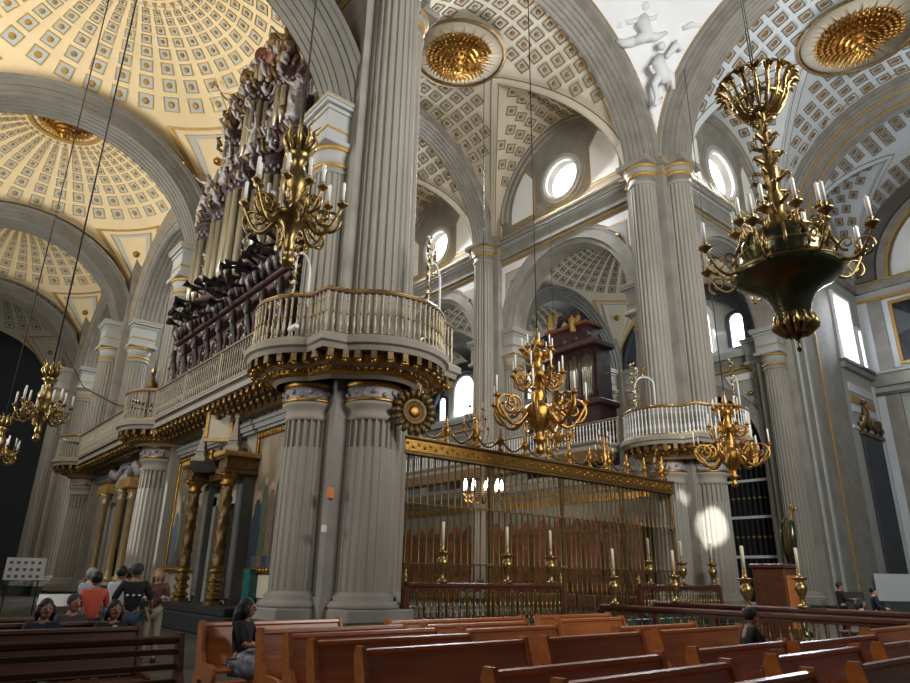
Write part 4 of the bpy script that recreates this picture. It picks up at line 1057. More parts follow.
for z0,hw,n in ((8.1,4.3,30),(8.75,4.2,26),(11.3,3.1,20),(11.95,2.9,18)):
    for i in range(n):
        y=-hw+2*hw*(i+rng.random()*.6)/n; z=z0+rng.uniform(-.25,.35); x=-.15-.35*math.sqrt(max(0,1-(y/(hw+.3))**2))*rng.uniform(.4,1.2)
        a=rng.uniform(-1,1); b.tube([(x+.1,y,z),(x-.06,y+.14*a,z+.14),(x-.1,y-.05*a,z+.3),(x,y+.12*a,z+.38)],[.05,.085,.07,.02],(ORN,ORN,GOLDD,CASE)[i%4],6)
b.build('tier_carving',org)
for k,(y,z) in enumerate(((-3.05,11.4),(-.78,11.1),(.78,11.1),(3.05,11.4))):
    b=MB()
    for q in range(9):
        zz=z+q*.24; a=(-1)**q; b.tube([(.05,y,zz),(-.12,y+.12*a,zz+.12),(-.08,y+.16*a,zz+.24)],[.05,.075,.02],ORN if q%3 else GOLDD,6)
    b.build('hanging_garland',org).location=(0,0,-7)
for (y,z,h,lab,tr) in ((-4.0,8.5,1.5,'gilded brown angel statue on the right end of the big organ',False),(4.0,8.5,1.5,'trumpeting angel statue on the left end of the big organ',True),(-2.4,12.0,1.25,'small angel statue right of the organ crown',False),(2.4,12.0,1.25,'small angel statue left of the organ crown',True),(-1.3,13.6,1.2,'angel statue seated high beside the red scroll, right side',False),(1.3,13.6,1.2,'angel statue high beside the red scroll, left side',False)):
    statue(lab,(OX0-.1,OY0+y,7.0+z+(.05 if abs(y)<2 else .12)),-PI/2+.3,ORN if abs(y)>3 else GOLDD,h*1.25,True,{'r':((-.15,-.15,.05),(-.05,-.2,.1)),'l':((.15,-.05,-.2),(.05,-.2,.05))},trumpet=tr)
for y,lab in ((-1.15,'silvered angel between the pipe towers right of the central tower'),(1.15,'silvered angel between the pipe towers left of the central tower')):
    statue(lab,(OX0-.35,OY0+y,15.6),-PI/2,ORN,1.45,True,{'r':((-.2,-.1,.1),(-.1,-.1,.2)),'l':((.2,-.1,.1),(.1,-.1,.2))})
# ---------------------------------------------------------------- the small far organ
o2=thing('pipe_organ','small dark organ seen through the far arch behind the brass chandelier','organ',(27.0,22.2,7.0))
b=MB(); b.box((-.6,-2.0,0),(.8,2.0,3.1),CASE); b.bev((-.9,-2.2,2.9),(.9,2.2,3.2),CASE,.05); b.box((-.4,-1.8,3.2),(.8,1.8,6.1),CASE); b.bev((-.9,-2.1,6.1),(.9,2.1,6.4),CASE,.05); b.box((-.4,-1.3,6.4),(.6,1.3,7.4),CASE); b.bev((-.7,-1.5,7.4),(.8,1.5,7.6),CASER,.05)
b.tube([(-.3,-.9,7.6),(-.3,-.5,8.3),(-.3,0,8.0),(-.3,.5,8.3),(-.3,.9,7.6)],[.12,.2,.25,.2,.12],CASE,8); b.build('case',o2)
b=MB()
for g in (-1.25,-.42,.42,1.25):
    for i in range(5): y=g-.28+i*.14; b.lathe([(.02,3.3),(.058,3.7),(.058,5.6+.1*(2-abs(i-2)))],SILV,(-.5,y,0),8)
b.build('pipes',o2)
b=MB()
for g in (-1.7,-.84,0,.84,1.7):
    b.tube([(-.55,g,3.2),(-.62,g,4),(-.55,g,6)],[.10,.07,.10],CASE,6); b.ball((-.7,g,6.6),.16,CASE,6)
b.build('carved_pilasters',o2)
for y,z,l in ((-.6,14.1,'gilt angel head with drapery on the small far organ, right'),(1.0,14.6,'gilt angel crowning the small far organ'),(2.0,13.4,'gilt angel at the left of the small far organ')):
    statue(l,(26.3,22.2+y,z-.0),-PI/2,GOLDP,.95,True)
# ---------------------------------------------------------------- chandeliers
def scroll(mb,r0,R,z,up,m,w=.035,curl=.2,n=22):
    pts=[]
    for i in range(n+1):
        t=i/n; x=r0+(R-r0)*t; zz=z-.28*curl/.2*math.sin(PI*t)+up*t*t
        pts.append((x,0,zz))
    mb.tube(pts,[w*(1.25-.5*k/n) for k in range(n+1)],m,6)
    for (cx,cz,s,q) in ((R-curl*.9,z-.02,1,curl),(r0+curl*1.3,z+.08,-1,curl*.7)):
        sp=[]
        for i in range(20):
            a=-PI/2+s*i*.46; rr=q*(1-.042*i); sp.append((cx+rr*math.cos(a)*1,0,cz+rr*math.sin(a)))
        mb.tube(sp,[w*.9*(1-.03*i) for i in range(20)],m,5)
def arm_set(t,n,r0,R,z,up,m,curl,ch,cr,phase=0,w=.035,lit=False):
    a=MB(); scroll(a,r0,R,z,up,m,w,curl); zt=z+up
    a.lathe([(.02,zt-.03),(.04,zt),(.10,zt+.05),(.115,zt+.075),(.04,zt+.08),(.035,zt+.14),(.05,zt+.16)],m,(R,0,0),10)
    ao=a.build('arm',t); c=MB(); c.lathe([(cr,zt+.14),(cr,zt+.14+ch),(cr*.4,zt+.14+ch+.02),(.0,zt+.18+ch)],WAX,(R,0,0),8); co=c.build('candle',ao)
    if lit: f=MB(); f.ball((R,0,zt+.24+ch),.05,FLAME,8,sc=(1,1,2.2)); f.build('bulb',t)
    for i in range(n):
        ang=phase+2*PI*i/n
        if i==0: ao.rotation_euler[2]=ang; continue
        q=ao.copy(); COL.objects.link(q); q.rotation_euler[2]=ang; d=co.copy(); COL.objects.link(d); d.parent=q
def cable(t,z0,z1,m=None,r=.018):
    b=MB(); b.tube([(0,0,z0),(0,0,z1)],r,m or IRON,6); b.build('hanging_cable',t)
# big tiered gilt chandelier
ch=thing('chandelier','large gilt chandelier with three tiers of scrolled arms hanging before the choir screen','chandelier',(14,12.9,4.9),group=None)
b=MB(); b.lathe([(0,0),(.10,.06),(.13,.16),(.06,.26),(.10,.34),(.22,.42),(.13,.52),(.14,.7),(.24,.8),(.34,1.0),(.42,1.3),(.36,1.42),(.2,1.5),(.16,1.6),(.24,1.72),(.17,1.9),(.13,2.1),(.2,2.25),(.28,2.35),(.16,2.5),(.12,2.75),(.2,2.9),(.24,3.0),(.12,3.1),(.08,3.3),(.14,3.4),(.1,3.5),(.03,3.7),(.03,3.85)],GOLD,n=20,rf=lambda a:1+.06*math.cos(10*a)); b.build('stem',ch)
arm_set(ch,7,.3,1.40,1.35,.16,GOLD,.42,.5,.028,.2,.055)
arm_set(ch,8,.2,.75,2.2,.12,GOLD,.22,.42,.024,.5,.035)
arm_set(ch,8,.12,.46,3.0,.08,GOLD,.13,.3,.02,.1,.024)
cable(ch,3.8,20)
dup(ch,(18,9.3,4.05),.4,'smaller gilt tiered chandelier hanging in front of the right pier balcony',None,.72)
d2=dup(ch,(19.0,16.6,6.05),.2,'gilt chandelier half hidden behind the large one, just inside the choir',None,.5)
# left brass chandelier
lc=thing('chandelier','brass chandelier with curling arms and white candles hanging in front of the big organ','chandelier',(4.92,11,7.15))
b=MB(); b.lathe([(0,0),(.10,.03),(.14,.12),(.13,.2),(.06,.28),(.10,.34),(.13,.45),(.09,.6),(.13,.7),(.17,.85),(.3,.98),(.42,1.06),(.36,1.14),(.2,1.2),(.16,1.4),(.24,1.62),(.30,1.85),(.2,2.1),(.12,2.3),(.2,2.42),(.28,2.5),(.12,2.62),(.2,2.8),(.12,3.0),(.03,3.15)],BRASS,n=18,rf=lambda a:1+.05*math.cos(9*a))
for i in range(9):
    a=2*PI*i/9; b.tube([(.1*math.cos(a),.1*math.sin(a),2.5),(.32*math.cos(a),.32*math.sin(a),2.85),(.26*math.cos(a),.26*math.sin(a),3.1),(.4*math.cos(a),.4*math.sin(a),3.25)],[.05,.06,.04,.01],BRASS,5)
b.build('stem',lc)
arm_set(lc,6,.3,.98,1.05,.28,BRASS,.26,.42,.038,.35,.045); arm_set(lc,6,.25,.72,1.3,.22,BRASS,.18,.42,.038,.9,.04)
cable(lc,3.1,17,r=.022)
da=dup(lc,(2.2,16.5,4.15),.3,'shadowy brass chandelier at the far left with a few pale candles',None,.55)
db=dup(lc,(1.95,20.5,3.75),.1,'dark chandelier cut by the left edge of the picture',None,.5)
for d_,s_ in ((da,.55),(db,.5)):
    for c_ in list(d_.children):
        if c_.name.startswith('hanging_cable'): bpy.data.objects.remove(c_)
    cable(d_,3.1,(22.0-d_.location.z)/s_,r=.035)
# bronze bowl chandelier
bc=thing('chandelier','huge dark bronze bowl chandelier with candles and a gilt leaf crown at right','chandelier',(10,3.9,4.85))
BS=.93
b=MB(); b.lathe([(r_*BS,z_) for r_,z_ in [(0,0),(.035,.03),(.04,.08),(.02,.12),(.03,.2),(.10,.28),(.2,.36),(.24,.44),(.2,.5),(.25,.62),(.3,.78),(.34,.86),(.42,.98),(.6,1.1),(.8,1.2),(.86,1.28),(.84,1.33),(.74,1.37),(.70,1.46),(.72,1.60),(.71,1.74),(.64,1.88),(.54,1.97),(.44,2.02)]],BRONZE,n=40); b.lathe([(.765,1.28),(.83,1.31),(.765,1.335)],BRASS,n=40); b.lathe([(.66,1.6),(.69,1.63),(.66,1.66)],BRASS,n=40)
b.lathe([(.5,1.93),(.53,1.96),(.45,2.0)],BRASS,n=32); b.build('bowl',bc)
b=MB()
for i in range(14):
    a=2*PI*i/14; b.tube([(.16*math.cos(a),.16*math.sin(a),.3),(.29*math.cos(a),.29*math.sin(a),.42),(.26*math.cos(a),.26*math.sin(a),.58)],[.05,.06,.03],BRASS,5)
    b.tube([(.7*math.cos(a),.7*math.sin(a),1.45),(.75*math.cos(a),.75*math.sin(a),1.6),(.6*math.cos(a),.6*math.sin(a),1.9)],[.02,.03,.03],BRASS,5)
b.build('leaf_mounts',bc)
b=MB(); b.lathe([(.44,2.0),(.2,2.1),(.12,2.4),(.16,2.6),(.09,2.8),(.13,3.0),(.16,3.15),(.07,3.3),(.07,4.3),(.1,4.4)],BRASS,n=14,rf=lambda a:1+.12*math.cos(6*a))
for i in range(40):
    a=i*2.4; z=2.1+i*.055; r=.09+.14*(1-i/40); b.tube([(r*.5*math.cos(a),r*.5*math.sin(a),z),(r*1.6*math.cos(a),r*1.6*math.sin(a),z+.09),(r*1.9*math.cos(a),r*1.9*math.sin(a),z+.02)],[.04,.035,.01],BRASS,5)
b.build('stem',bc)
b=MB()
for i in range(16):
    a=2*PI*i/16; c,s=math.cos(a),math.sin(a)
    b.tube([(.08*c,.08*s,4.35),(.34*c,.34*s,4.30),(.52*c,.52*s,4.5),(.6*c,.6*s,4.78),(.72*c,.72*s,4.84)],[.02,.035,.03,.05,.01],BRASS,6)
    b.ball((.56*c,.56*s,4.62),.055,BRASS,6)
b.tube([(.5*math.cos(a),.5*math.sin(a),4.52) for a in [2*PI*i/24 for i in range(25)]],.04,BRASS,6)
for i in range(16):
    a=2*PI*i/16; b.ball((.66*math.cos(a),.66*math.sin(a),4.84),.075,BRASS,6,sc=(1,1,.5))
    for e in (-.12,0,.12): b.tube([(.6*math.cos(a),.6*math.sin(a),4.82),(.76*math.cos(a+e),.76*math.sin(a+e),4.93),(.86*math.cos(a+e*1.6),.86*math.sin(a+e*1.6),4.86)],[.03,.045,.008],BRASS,5)
    b.tube([(.3*math.cos(a),.3*math.sin(a),4.4),(.42*math.cos(a+.15),.42*math.sin(a+.15),4.62),(.5*math.cos(a+.1),.5*math.sin(a+.1),4.75)],[.03,.045,.01],BRASS,5)
b.build('leaf_crown',bc).scale=(.8,.8,1)
arm_set(bc,8,.66,1.24,1.45,.2,BRASS,.17,.36,.034,.1,.026); arm_set(bc,9,.4,.66,1.95,.16,BRASS,.12,.34,.032,.45,.024)
b=MB()
for s in (-1,1): b.tube([(s*.05,0,4.4),(s*.03,0,16)],.014,IRON,5)
b.build('hanging_cable',bc)
# lit candelabrum inside the choir
lt=thing('candelabrum','small glowing candelabrum with lit bulbs seen through the choir screen','chandelier',(18.3,20,4.3))
b=MB(); b.lathe([(.0,0),(.1,.1),(.05,.3),(.12,.5),(.04,.7),(.03,2.0)],GOLDD,n=10); b.build('stem',lt)
arm_set(lt,9,.08,.75,.3,.1,GOLDD,.15,.02,.02,0,.03)
fl=MB(); fl.lathe([(0,.0),(.05,.05),(.055,.3),(.03,.4),(0,.45)],FLAME,n=8)
fo=fl.build('bulb',lt,(.75,0,.55))
for i in range(1,9): a=2*PI*i/9; o=fo.copy(); COL.objects.link(o); o.location=(.75*math.cos(a),.75*math.sin(a),.55)
cable(lt,1.9,21)
# other hanging lamps' cables come with their lamps; slack wire at the left
b=MB(); b.tube([(7.0,48.5,15.1),(7.0,40,11.0),(7.0,32,8.6),(7.0,26.2,7.3)],.03,IRON,5); tag(b.build('sagging_cable'),'dark sagging cable running down to the middle pier balcony at left','cable')
# ---------------------------------------------------------------- hoops on the balconies
def hoop(loc,rz,label,s=1.0):
    t=thing('ornamental_hoop',label,'ornament',loc,rz,None); b=MB()
    b.tube([(-.38,0,0),(-.38,0,.75)]+[(.38*math.cos(a),0,.95+.38*math.sin(a)) for a in [PI-PI*i/14 for i in range(15)]]+[(.38,0,.75),(.38,0,0)],.035,WHITEM,6); b.build('arch',t)
    b=MB(); rng=random.Random(1)
    for k in range(16):
        z=-.1+k*.13; x=-.42+.06*math.sin(k*2)
        b.tube([(x,0,z),(x-.12*(-1)**k,-.05,z+.08),(x-.16*(-1)**k,0,z+.16)],[.035,.035,.012],BRASS,5); b.ball((x,0,z+.05),.05,BRASS if k%3 else WHITEM,6)
    for k in range(6): b.ball((0,0,1.4+k*.1),.07-.009*k,BRASS,6); b.tube([(0,0,1.38+k*.08),(.12*(-1)**k,0,1.45+k*.09)],[.03,.01],BRASS,5)
    b.build('metal_flowers',t)
    for o in (t,): o.scale=(s,)*3
    return t
hoop((7.0,14.6,8.17),.6,'pale metal hoop with gilt flowers on the left part of the nearest balcony')
hoop((9.9,12.75,8.17),.5,'pale metal hoop with gilt flowers on the right part of the nearest balcony')
hoop((22.9,15.2,8.17),-1.0,'gilt flowered hoop on the left side of the far pier balcony')
hoop((25.4,12.6,8.17),.2,'gilt flowered hoop rising behind the smaller gold chandelier')
# gilded finial lamps on the small balcony, camera on the near balcony, wheel
t=thing('security_camera','small white security camera fixed to the nearest balcony','camera',(6.62,14.05,7.12)); b=MB(); b.bev((-.07,-.22,0),(.07,.16,.13),WHITEM,.03); b.build('housing',t); b=MB(); b.tube([(0,.05,0),(.1,.2,-.12)],.02,WHITEM,6); b.build('bracket',t)
t=thing('carved_wheel','carved dark gilt wheel medallion hung beside the right half column of the nearest pier','ornament',(9.75,13.25,5.5),rad(-12)); b=MB()
for i in range(18):
    a=2*PI*i/18; b.tube([(.34*math.cos(a),0,.34*math.sin(a)),(.48*math.cos(a),-.06,.48*math.sin(a)),(.60*math.cos(a),0,.60*math.sin(a))],[.05,.09,.05],GOLDD,6)
b.build('carved_rim',t); b=MB(); b.lathe([(.34,-.05),(.34,.05),(.3,.09),(.26,.05),(0,.04)],GOLDD,n=24,M=Matrix.Rotation(PI/2,4,'X')); b.lathe([(.16,.06),(.1,.09),(0,.1)],GOLD,n=16,M=Matrix.Rotation(PI/2,4,'X')); b.build('centre',t)
t=MB(); t.bev((8.02,14.22,3.3),(8.2,14.27,3.55),ORANGE,.005); tag(t.build('notice_card'),'small orange card on the strip between the two near half columns','card')
t=MB(); t.bev((7.95,14.18,2.5),(8.06,14.27,2.68),WHITEM,.02); tag(t.build('switch_box'),'tiny white box on the near pier below the orange card','box')
t=thing('finial_lamp','gilt spindle finial standing on the small middle pier balcony','ornament',(7.15,27.4,7.02)); b=MB(); b.lathe([(.2,0),(.2,.1),(.07,.2),(.07,1.2),(.14,1.35),(.2,1.6),(.1,1.85),(.05,1.95)],GOLDD,n=12); b.build('stem',t); b=MB(); b.lathe([(.05,1.95),(.12,2.1),(.04,2.3),(.02,2.7),(0,2.8)],BRASS,n=10); b.build('tip',t)
w=MB(); w.box((8.5,15.9,.95),(8.56,19.6,1.55),CREAM2); struct(w.build('trim_4'))
# ---------------------------------------------------------------- angel relief on the pendentive
def relief():
    t=thing('angel_relief','white stucco relief of two angels on the pendentive above the paired columns','relief',(23.85,13.65,23.4),rad(-45))
    # local -Y looks toward the middle of the crossing; surface leans forward as it rises
    f=lambda x,y,z:(x,-y-.30*max(0,z),z)
    def tubes(name,L):
        b=MB()
        for pts,r in L: b.tube([f(*p) for p in pts],r,STUCCO,8)
        b.build(name,t); 
    tubes('lower_angel',[([(0,.1,1.7),(-.1,.22,1.2),(.1,.2,.8),(.25,.12,.4)],[.20,.36,.34,.2]),([(.1,.2,.8),(.5,.2,.7),(.6,.1,.1)],[.22,.18,.09]),([(0,.2,.8),(-.3,.15,.3),(-.2,.1,-.3),(-.3,.05,-.7)],[.24,.17,.12,.06]),([(-.1,.2,1.3),(-.5,.2,1.1),(-.3,.2,.8)],[.12,.1,.08]),([(-.3,.05,-.7),(-.05,.05,-.5),(.05,.05,-.25)],[.07,.1,.05])])
    b=MB(); b.ball(f(.05,.3,2.0),.2,STUCCO,10); b.build('lower_head',t)
    tubes('upper_angel',[([(-.7,.1,3.6),(-.8,.25,3.0),(-.6,.25,2.5),(-1.2,.2,2.35)],[.22,.4,.36,.2]),([(-1.2,.2,2.35),(-1.7,.15,2.3),(-2.0,.1,2.5)],[.24,.2,.12]),([(-.6,.25,2.5),(-.1,.2,2.5),(.35,.12,2.75)],[.26,.17,.08]),([(-.9,.25,3.3),(-1.5,.25,3.2),(-1.8,.15,3.6),(-1.8,.1,4.2)],[.14,.12,.09,.12]),([(-.6,.25,3.3),(-.2,.2,3.4),(0,.15,3.8)],[.13,.1,.08])])
    b=MB(); b.ball(f(-.68,.35,3.85),.24,STUCCO,10); b.build('upper_head',t)
    tubes('wings',[([(-.5,.08,3.4),(.2,.1,4.2),(.5,.05,3.9)],[.1,.28,.1]),([(.3,.1,1.6),(.8,.1,2.2),(1.0,.05,1.9)],[.1,.22,.08]),([(1.1,.1,2.9),(1.5,.12,3.05),(1.9,.1,3.0),(2.2,.08,3.25)],[.1,.16,.14,.08]),([(-1.9,.1,3.0),(-1.95,.1,3.6),(-1.8,.08,4.6)],[.2,.28,.2])])
relief()
# ---------------------------------------------------------------- doorway aedicule, altar and paintings on the choir wall
dw=thing('doorway_aedicule','small gilded portal with twisted columns and obelisks against the choir wall','portal',(8.55,20.5,0))
b=MB(); b.bev((-1.3,-3.0,0),(0,2.5,.5),DARKV,.04); b.bev((-1.2,-2.6,.5),(0,2.35,.72),DARKV,.03); b.build('pedestal',dw)
def twisted(z0,z1,r):
    m=MB(); m.lathe([(r*1.5,z0),(r*1.5,z0+.1),(r*.95,z0+.14),(r*1.35,z0+.19),(r*1.35,z0+.24),(r*.9,z0+.30),(r*.9,z0+.36),(r*1.3,z0+.41),(r*1.3,z0+.47),(r*.9,z0+.53),(r*.9,z0+.6),(r*1.28,z0+.65),(r*1.28,z0+.71),(r*.9,z0+.77),(r*.9,z0+.84),(r*1.2,z0+.9),(r*.95,z0+.96),(r*1.1,z0+1.05)],BRASS,n=18,smooth=False)
    K=44; vs=[]; n=18; za,zb=z0+1.05,z1-.35
    for k in range(K+1):
        for i in range(n):
            a=2*PI*i/n; rr=r*(.92+.09*math.cos(3*a-k*.5)+.10*math.cos(5*a+k*.9)); vs.append((rr*math.cos(a),rr*math.sin(a),za+(zb-za)*k/K))
    m.add(vs,[(k*n+i,k*n+(i+1)%n,(k+1)*n+(i+1)%n,(k+1)*n+i) for k in range(K) for i in range(n)],GOLDD,True)
    m.lathe([(r,zb),(r*1.3,zb+.08),(r*.95,zb+.12),(r*1.2,zb+.24),(r*1.7,zb+.32),(r*1.7,zb+.36)],GOLD,n=16,rf=lambda a:1+.08*math.cos(8*a)); return m
m=twisted(.72,4.35,.175); o=m.build('twisted_column',dw,(-.85,-.9,0)); q=o.copy(); COL.objects.link(q); q.location=(-.85,1.8,0)
b=MB()
for y in (-.9,1.8): b.box((-.45,y-.2,.72),(-.1,y+.2,4.3),STONED); b.box((-.5,y-.13,.9),(-.44,y+.13,4.1),PALEG)
b.box((-.12,-.6,.72),(-.05,1.5,3.6),IRON); b.box((-.3,-.6,.72),(-.05,-.35,3.9),STONE); b.box((-.3,1.25,.72),(-.05,1.5,3.9),STONE); b.box((-.3,-.6,3.6),(-.05,1.5,4.0),STONE)
b.box((-.28,-1.9,.72),(-.05,-1.45,1.7),TEAL); b.build('door_surround',dw)
b=MB()
for y in (-.9,1.8):
    b.bev((-1.15,y-.32,4.35),(-.05,y+.32,4.5),GOLDD,.02); b.bev((-1.1,y-.27,4.5),(-.05,y+.27,4.85),GOLDD,.02); b.bev((-1.25,y-.42,4.85),(-.05,y+.42,5.0),GOLDP,.03)
    for k in range(6): b.box((-1.2,y-.4+k*.15,4.76),(-1.12,y-.33+k*.15,4.86),GOLD)
b.sweep([[(-1.15+.5*math.sin(PI*q/10),-.5+1.9*q/10,4.6),(-1.3+.5*math.sin(PI*q/10),-.5+1.9*q/10,4.95),(-.05,-.5+1.9*q/10,5.0),(-.05,-.5+1.9*q/10,4.5)] for q in range(11)],CASED); b.box((-.6,-.5,4.35),(-.05,1.4,4.75),GOLDD); b.box((-.75,-.5,4.75),(-.05,1.4,5.0),CASE); b.build('entablature',dw)
b=MB(); b.lathe([(.32,0),(.34,.1),(.2,.2),(.24,.3),(.14,.34)],STONEW,n=4,smooth=False); b.lathe([(.22,.34),(.16,.42),(.05,1.0),(.10,1.05),(.09,1.12),(.0,1.2)],STONEW,n=4,smooth=False); ob=b.build('obelisk',dw,(-.8,-.9,5.02)); q=ob.copy(); COL.objects.link(q); q.location=(-.8,1.8,5.02)
b=MB()
b.tube([(-.4,-.4,5.1),(-.4,.1,5.35),(-.4,.6,5.5),(-.4,1.1,5.45)],[.1,.2,.22,.1],CASE,8); b.bev((-.3,-.3,5.0),(-.1,.3,5.3),GOLDD,.03); b.build('broken_pediment',dw)
def framed(name,label,loc,size,axis,fm,pm,fw=.16,extra=None,group=None):
    """flat framed picture; axis 'S': on a wall facing -X, 'E' facing -Y"""
    t=thing(name,label,'painting',loc,{'S':-PI/2,'E':0}[axis],group); w,h=size; b=MB()
    for a,c in (((-w/2-fw,-.12,-fw),(w/2+fw,0,0)),((-w/2-fw,-.12,h),(w/2+fw,0,h+fw)),((-w/2-fw,-.12,0),(-w/2,0,h)),((w/2,-.12,0),(w/2+fw,0,h))): b.bev(a,c,fm,.02)
    for i in range(int(w/.2)): b.ball((-w/2+(i+.5)*w/int(w/.2),-.12,h+fw/2),.05,fm,5); b.ball((-w/2+(i+.5)*w/int(w/.2),-.12,-fw/2),.05,fm,5)
    b.build('frame',t); b=MB(); b.box((-w/2,-.05,0),(w/2,-.01,h),pm)
    if extra: extra(b,w,h)
    b.build('canvas',t); return t
P1=paint_mat('saints_painting',[(.12,.11,.07),(.22,.18,.12),(.30,.24,.16),(.36,.30,.20)],.9,3)
P2=paint_mat('altar_painting',[(.10,.10,.07),(.20,.16,.10),(.28,.22,.14)],.9,11)
P3=paint_mat('dark_painting',[(.006,.007,.012),(.01,.012,.02),(.03,.028,.03),(.05,.04,.035)],.8,5)
ROBEG=mat('green_robe_paint',(.075,.10,.06),.5,var=.4,scale=6); ROBEB=mat('blue_robe_paint',(.03,.045,.07),.5,var=.4,scale=6); FLESHP=mat('flesh_paint',(.40,.25,.16),.5)
PATTR=mat('umber_robe_paint',(.16,.11,.07),.5,var=.4,scale=6)
def figs(b,w,h):
    b.add([(-w/2,-.054,0),(w/2,-.054,0),(w/2,-.054,h*.42),(w*.2,-.054,h*.5),(0,-.054,h*.38),(-w*.25,-.054,h*.5),(-w/2,-.054,h*.36)],[tuple(range(7))],BLUED)
    for k in range(9): x=-.45*w+k*.11*w; b.add([(x-.16,-.0545,0),(x+.17,-.0545,0),(x+.1,-.0545,h*(.3+.05*(k%3))),(x-.08,-.0545,h*(.33+.05*(k%3)))],[(0,1,2,3)],(ROBEB,BLUED,PATTR)[k%3])
    for x,hh,m in ((-.75,.52,ROBEB),(-.45,.62,ROBEG),(-.15,.58,PATTR),(.15,.66,ROBEG),(.45,.60,ROBEB),(.75,.54,PATTR)):
        x*=w*.5; z0=h*.08; z1=h*hh; b.add([(x-.24,-.056,z0),(x+.22,-.056,z0),(x+.25,-.056,z1*.6),(x+.19,-.056,z1*.86),(x+.09,-.056,z1*.97),(x-.09,-.056,z1*.97),(x-.2,-.056,z1*.88),(x-.2,-.056,z1*.6)],[tuple(range(8))],m)
        b.add([(x+.09*math.cos(2*PI*i/10),-.057,z1+.07+.11*math.sin(2*PI*i/10)) for i in range(10)],[tuple(range(10))],FLESHP)
framed('painting','large gold-framed painting of robed figures between the portal and the nearest column',(8.52,17.95,1.75),(2.9,3.75),'S',GOLD,P1,extra=figs)
framed('painting','gold-framed painting beside the middle column, left of the gilded portal',(8.52,24.9,1.75),(2.9,3.75),'S',GOLD,P2,extra=figs)
t=thing('picture_frame','small gilt picture frame standing on top of the portal','frame',(7.7,20.9,5.5),-.75); b=MB()
for a,c in (((-.45,-.05,0),(.45,.05,.12)),((-.45,-.05,1.2),(.45,.05,1.32)),((-.45,-.05,.12),(-.33,.05,1.2)),((.33,-.05,.12),(.45,.05,1.2))): b.bev(a,c,GOLDP,.015)
b.build('moulding',t); b=MB(); b.box((-.33,-.02,.12),(.33,.02,1.2),CREAM2); b.build('backing',t)
def crucif(b,w,h):
    b.add([(-.2*w,-.056,.35*h),(.16*w,-.056,.30*h),(.28*w,-.056,.45*h),(.25*w,-.056,.72*h),(.1*w,-.056,.78*h),(0,-.056,.6*h),(-.16*w,-.056,.5*h)],[tuple(range(7))],mat('pale_drapery_paint',(.30,.27,.26),.6,var=.4,scale=3))
    b.add([(-.5*w,-.055,.92*h),(-.5*w,-.055,.45*h),(-.15*w,-.055,.6*h)],[(0,1,2)],mat('slate_sky_paint',(.09,.10,.11),.6)); b.add([(-.4*w,-.056,.1*h),(.5*w,-.056,.08*h),(.5*w,-.056,.22*h),(-.4*w,-.056,.24*h)],[(0,1,2,3)],mat('blue_shadow_paint',(.04,.045,.07),.6))
framed('painting','large dark painting in a wide gilt frame high on the transept end wall',(47.3,10.0,14.9),(4.6,3.9),'S',GOLDP,P3,.22,crucif)
al=thing('altar_niche','pale gilded altar niche between the far choir columns behind the standing visitors','altar',(8.55,32.6,0))
b=MB(); b.bev((-.9,-2.6,0),(0,2.6,1.0),STONE,.03); b.bev((-1.0,-2.7,1.0),(0,2.7,1.15),PALEG,.02); b.build('altar_base',al)
m=MB(); m.lathe([(.24,1.15),(.25,1.3),(.16,1.38),(.15,1.6),(.135,4.4),(.2,4.5),(.14,4.55),(.22,4.75),(.24,4.85)],mat('honey_gilt_column',(.50,.36,.18),.35,metal=.35,var=.2,scale=4),n=14); o=m.build('column',al,(-.6,-2.1,0))
for y in (-1.3,1.3,2.1): q=o.copy(); COL.objects.link(q); q.location=(-.6 if abs(y)>2 else -.8,y,0)
b=MB(); b.box((-.3,-2.5,1.15),(-.02,-1.1,5.3),PALEG); b.box((-.3,1.1,1.15),(-.02,2.5,5.3),PALEG); b.box((-.06,-1.1,1.15),(-.02,1.1,5.4),DARKV)  # flat near-black panel stands in for the niche's shaded depth
b.bev((-.95,-2.5,4.85),(-.05,-1.0,5.3),GOLDP,.04); b.bev((-.95,1.0,4.85),(-.05,2.5,5.3),GOLDP,.04)
b.sweep([[( -.3+.25*(k in(1,2))*-1,y,z) for k,(y,z) in enumerate(((1.1*math.cos(a),4.5+.9*math.sin(a)),(1.1*math.cos(a),4.5+.9*math.sin(a)),(1.4*math.cos(a),4.5+1.2*math.sin(a)),(1.4*math.cos(a),4.5+1.2*math.sin(a))))] for a in [PI*i/16 for i in range(17)]],PALEG)
b.build('niche_frame',al)
b=MB()
for s in (-1,1):
    b.tube([(-.5,s*2.2,5.4),(-.5,s*1.8,5.9),(-.5,s*1.0,5.6),(-.5,s*.6,6.0)],[.16,.26,.2,.12],ORN,8)
b.bev((-.6,-.7,5.9),(-.2,.7,6.3),PALEG,.04); b.bev((-.75,-.85,6.3),(-.15,.85,6.5),PALEG,.04); b.bev((-.5,-.2,5.4),(-.3,.2,5.9),PALEG,.03); b.build('crest',al)
statue('dark saint figure standing in the altar niche',(8.2,32.6,1.15),-PI/2,BRONZE,1.6,False)
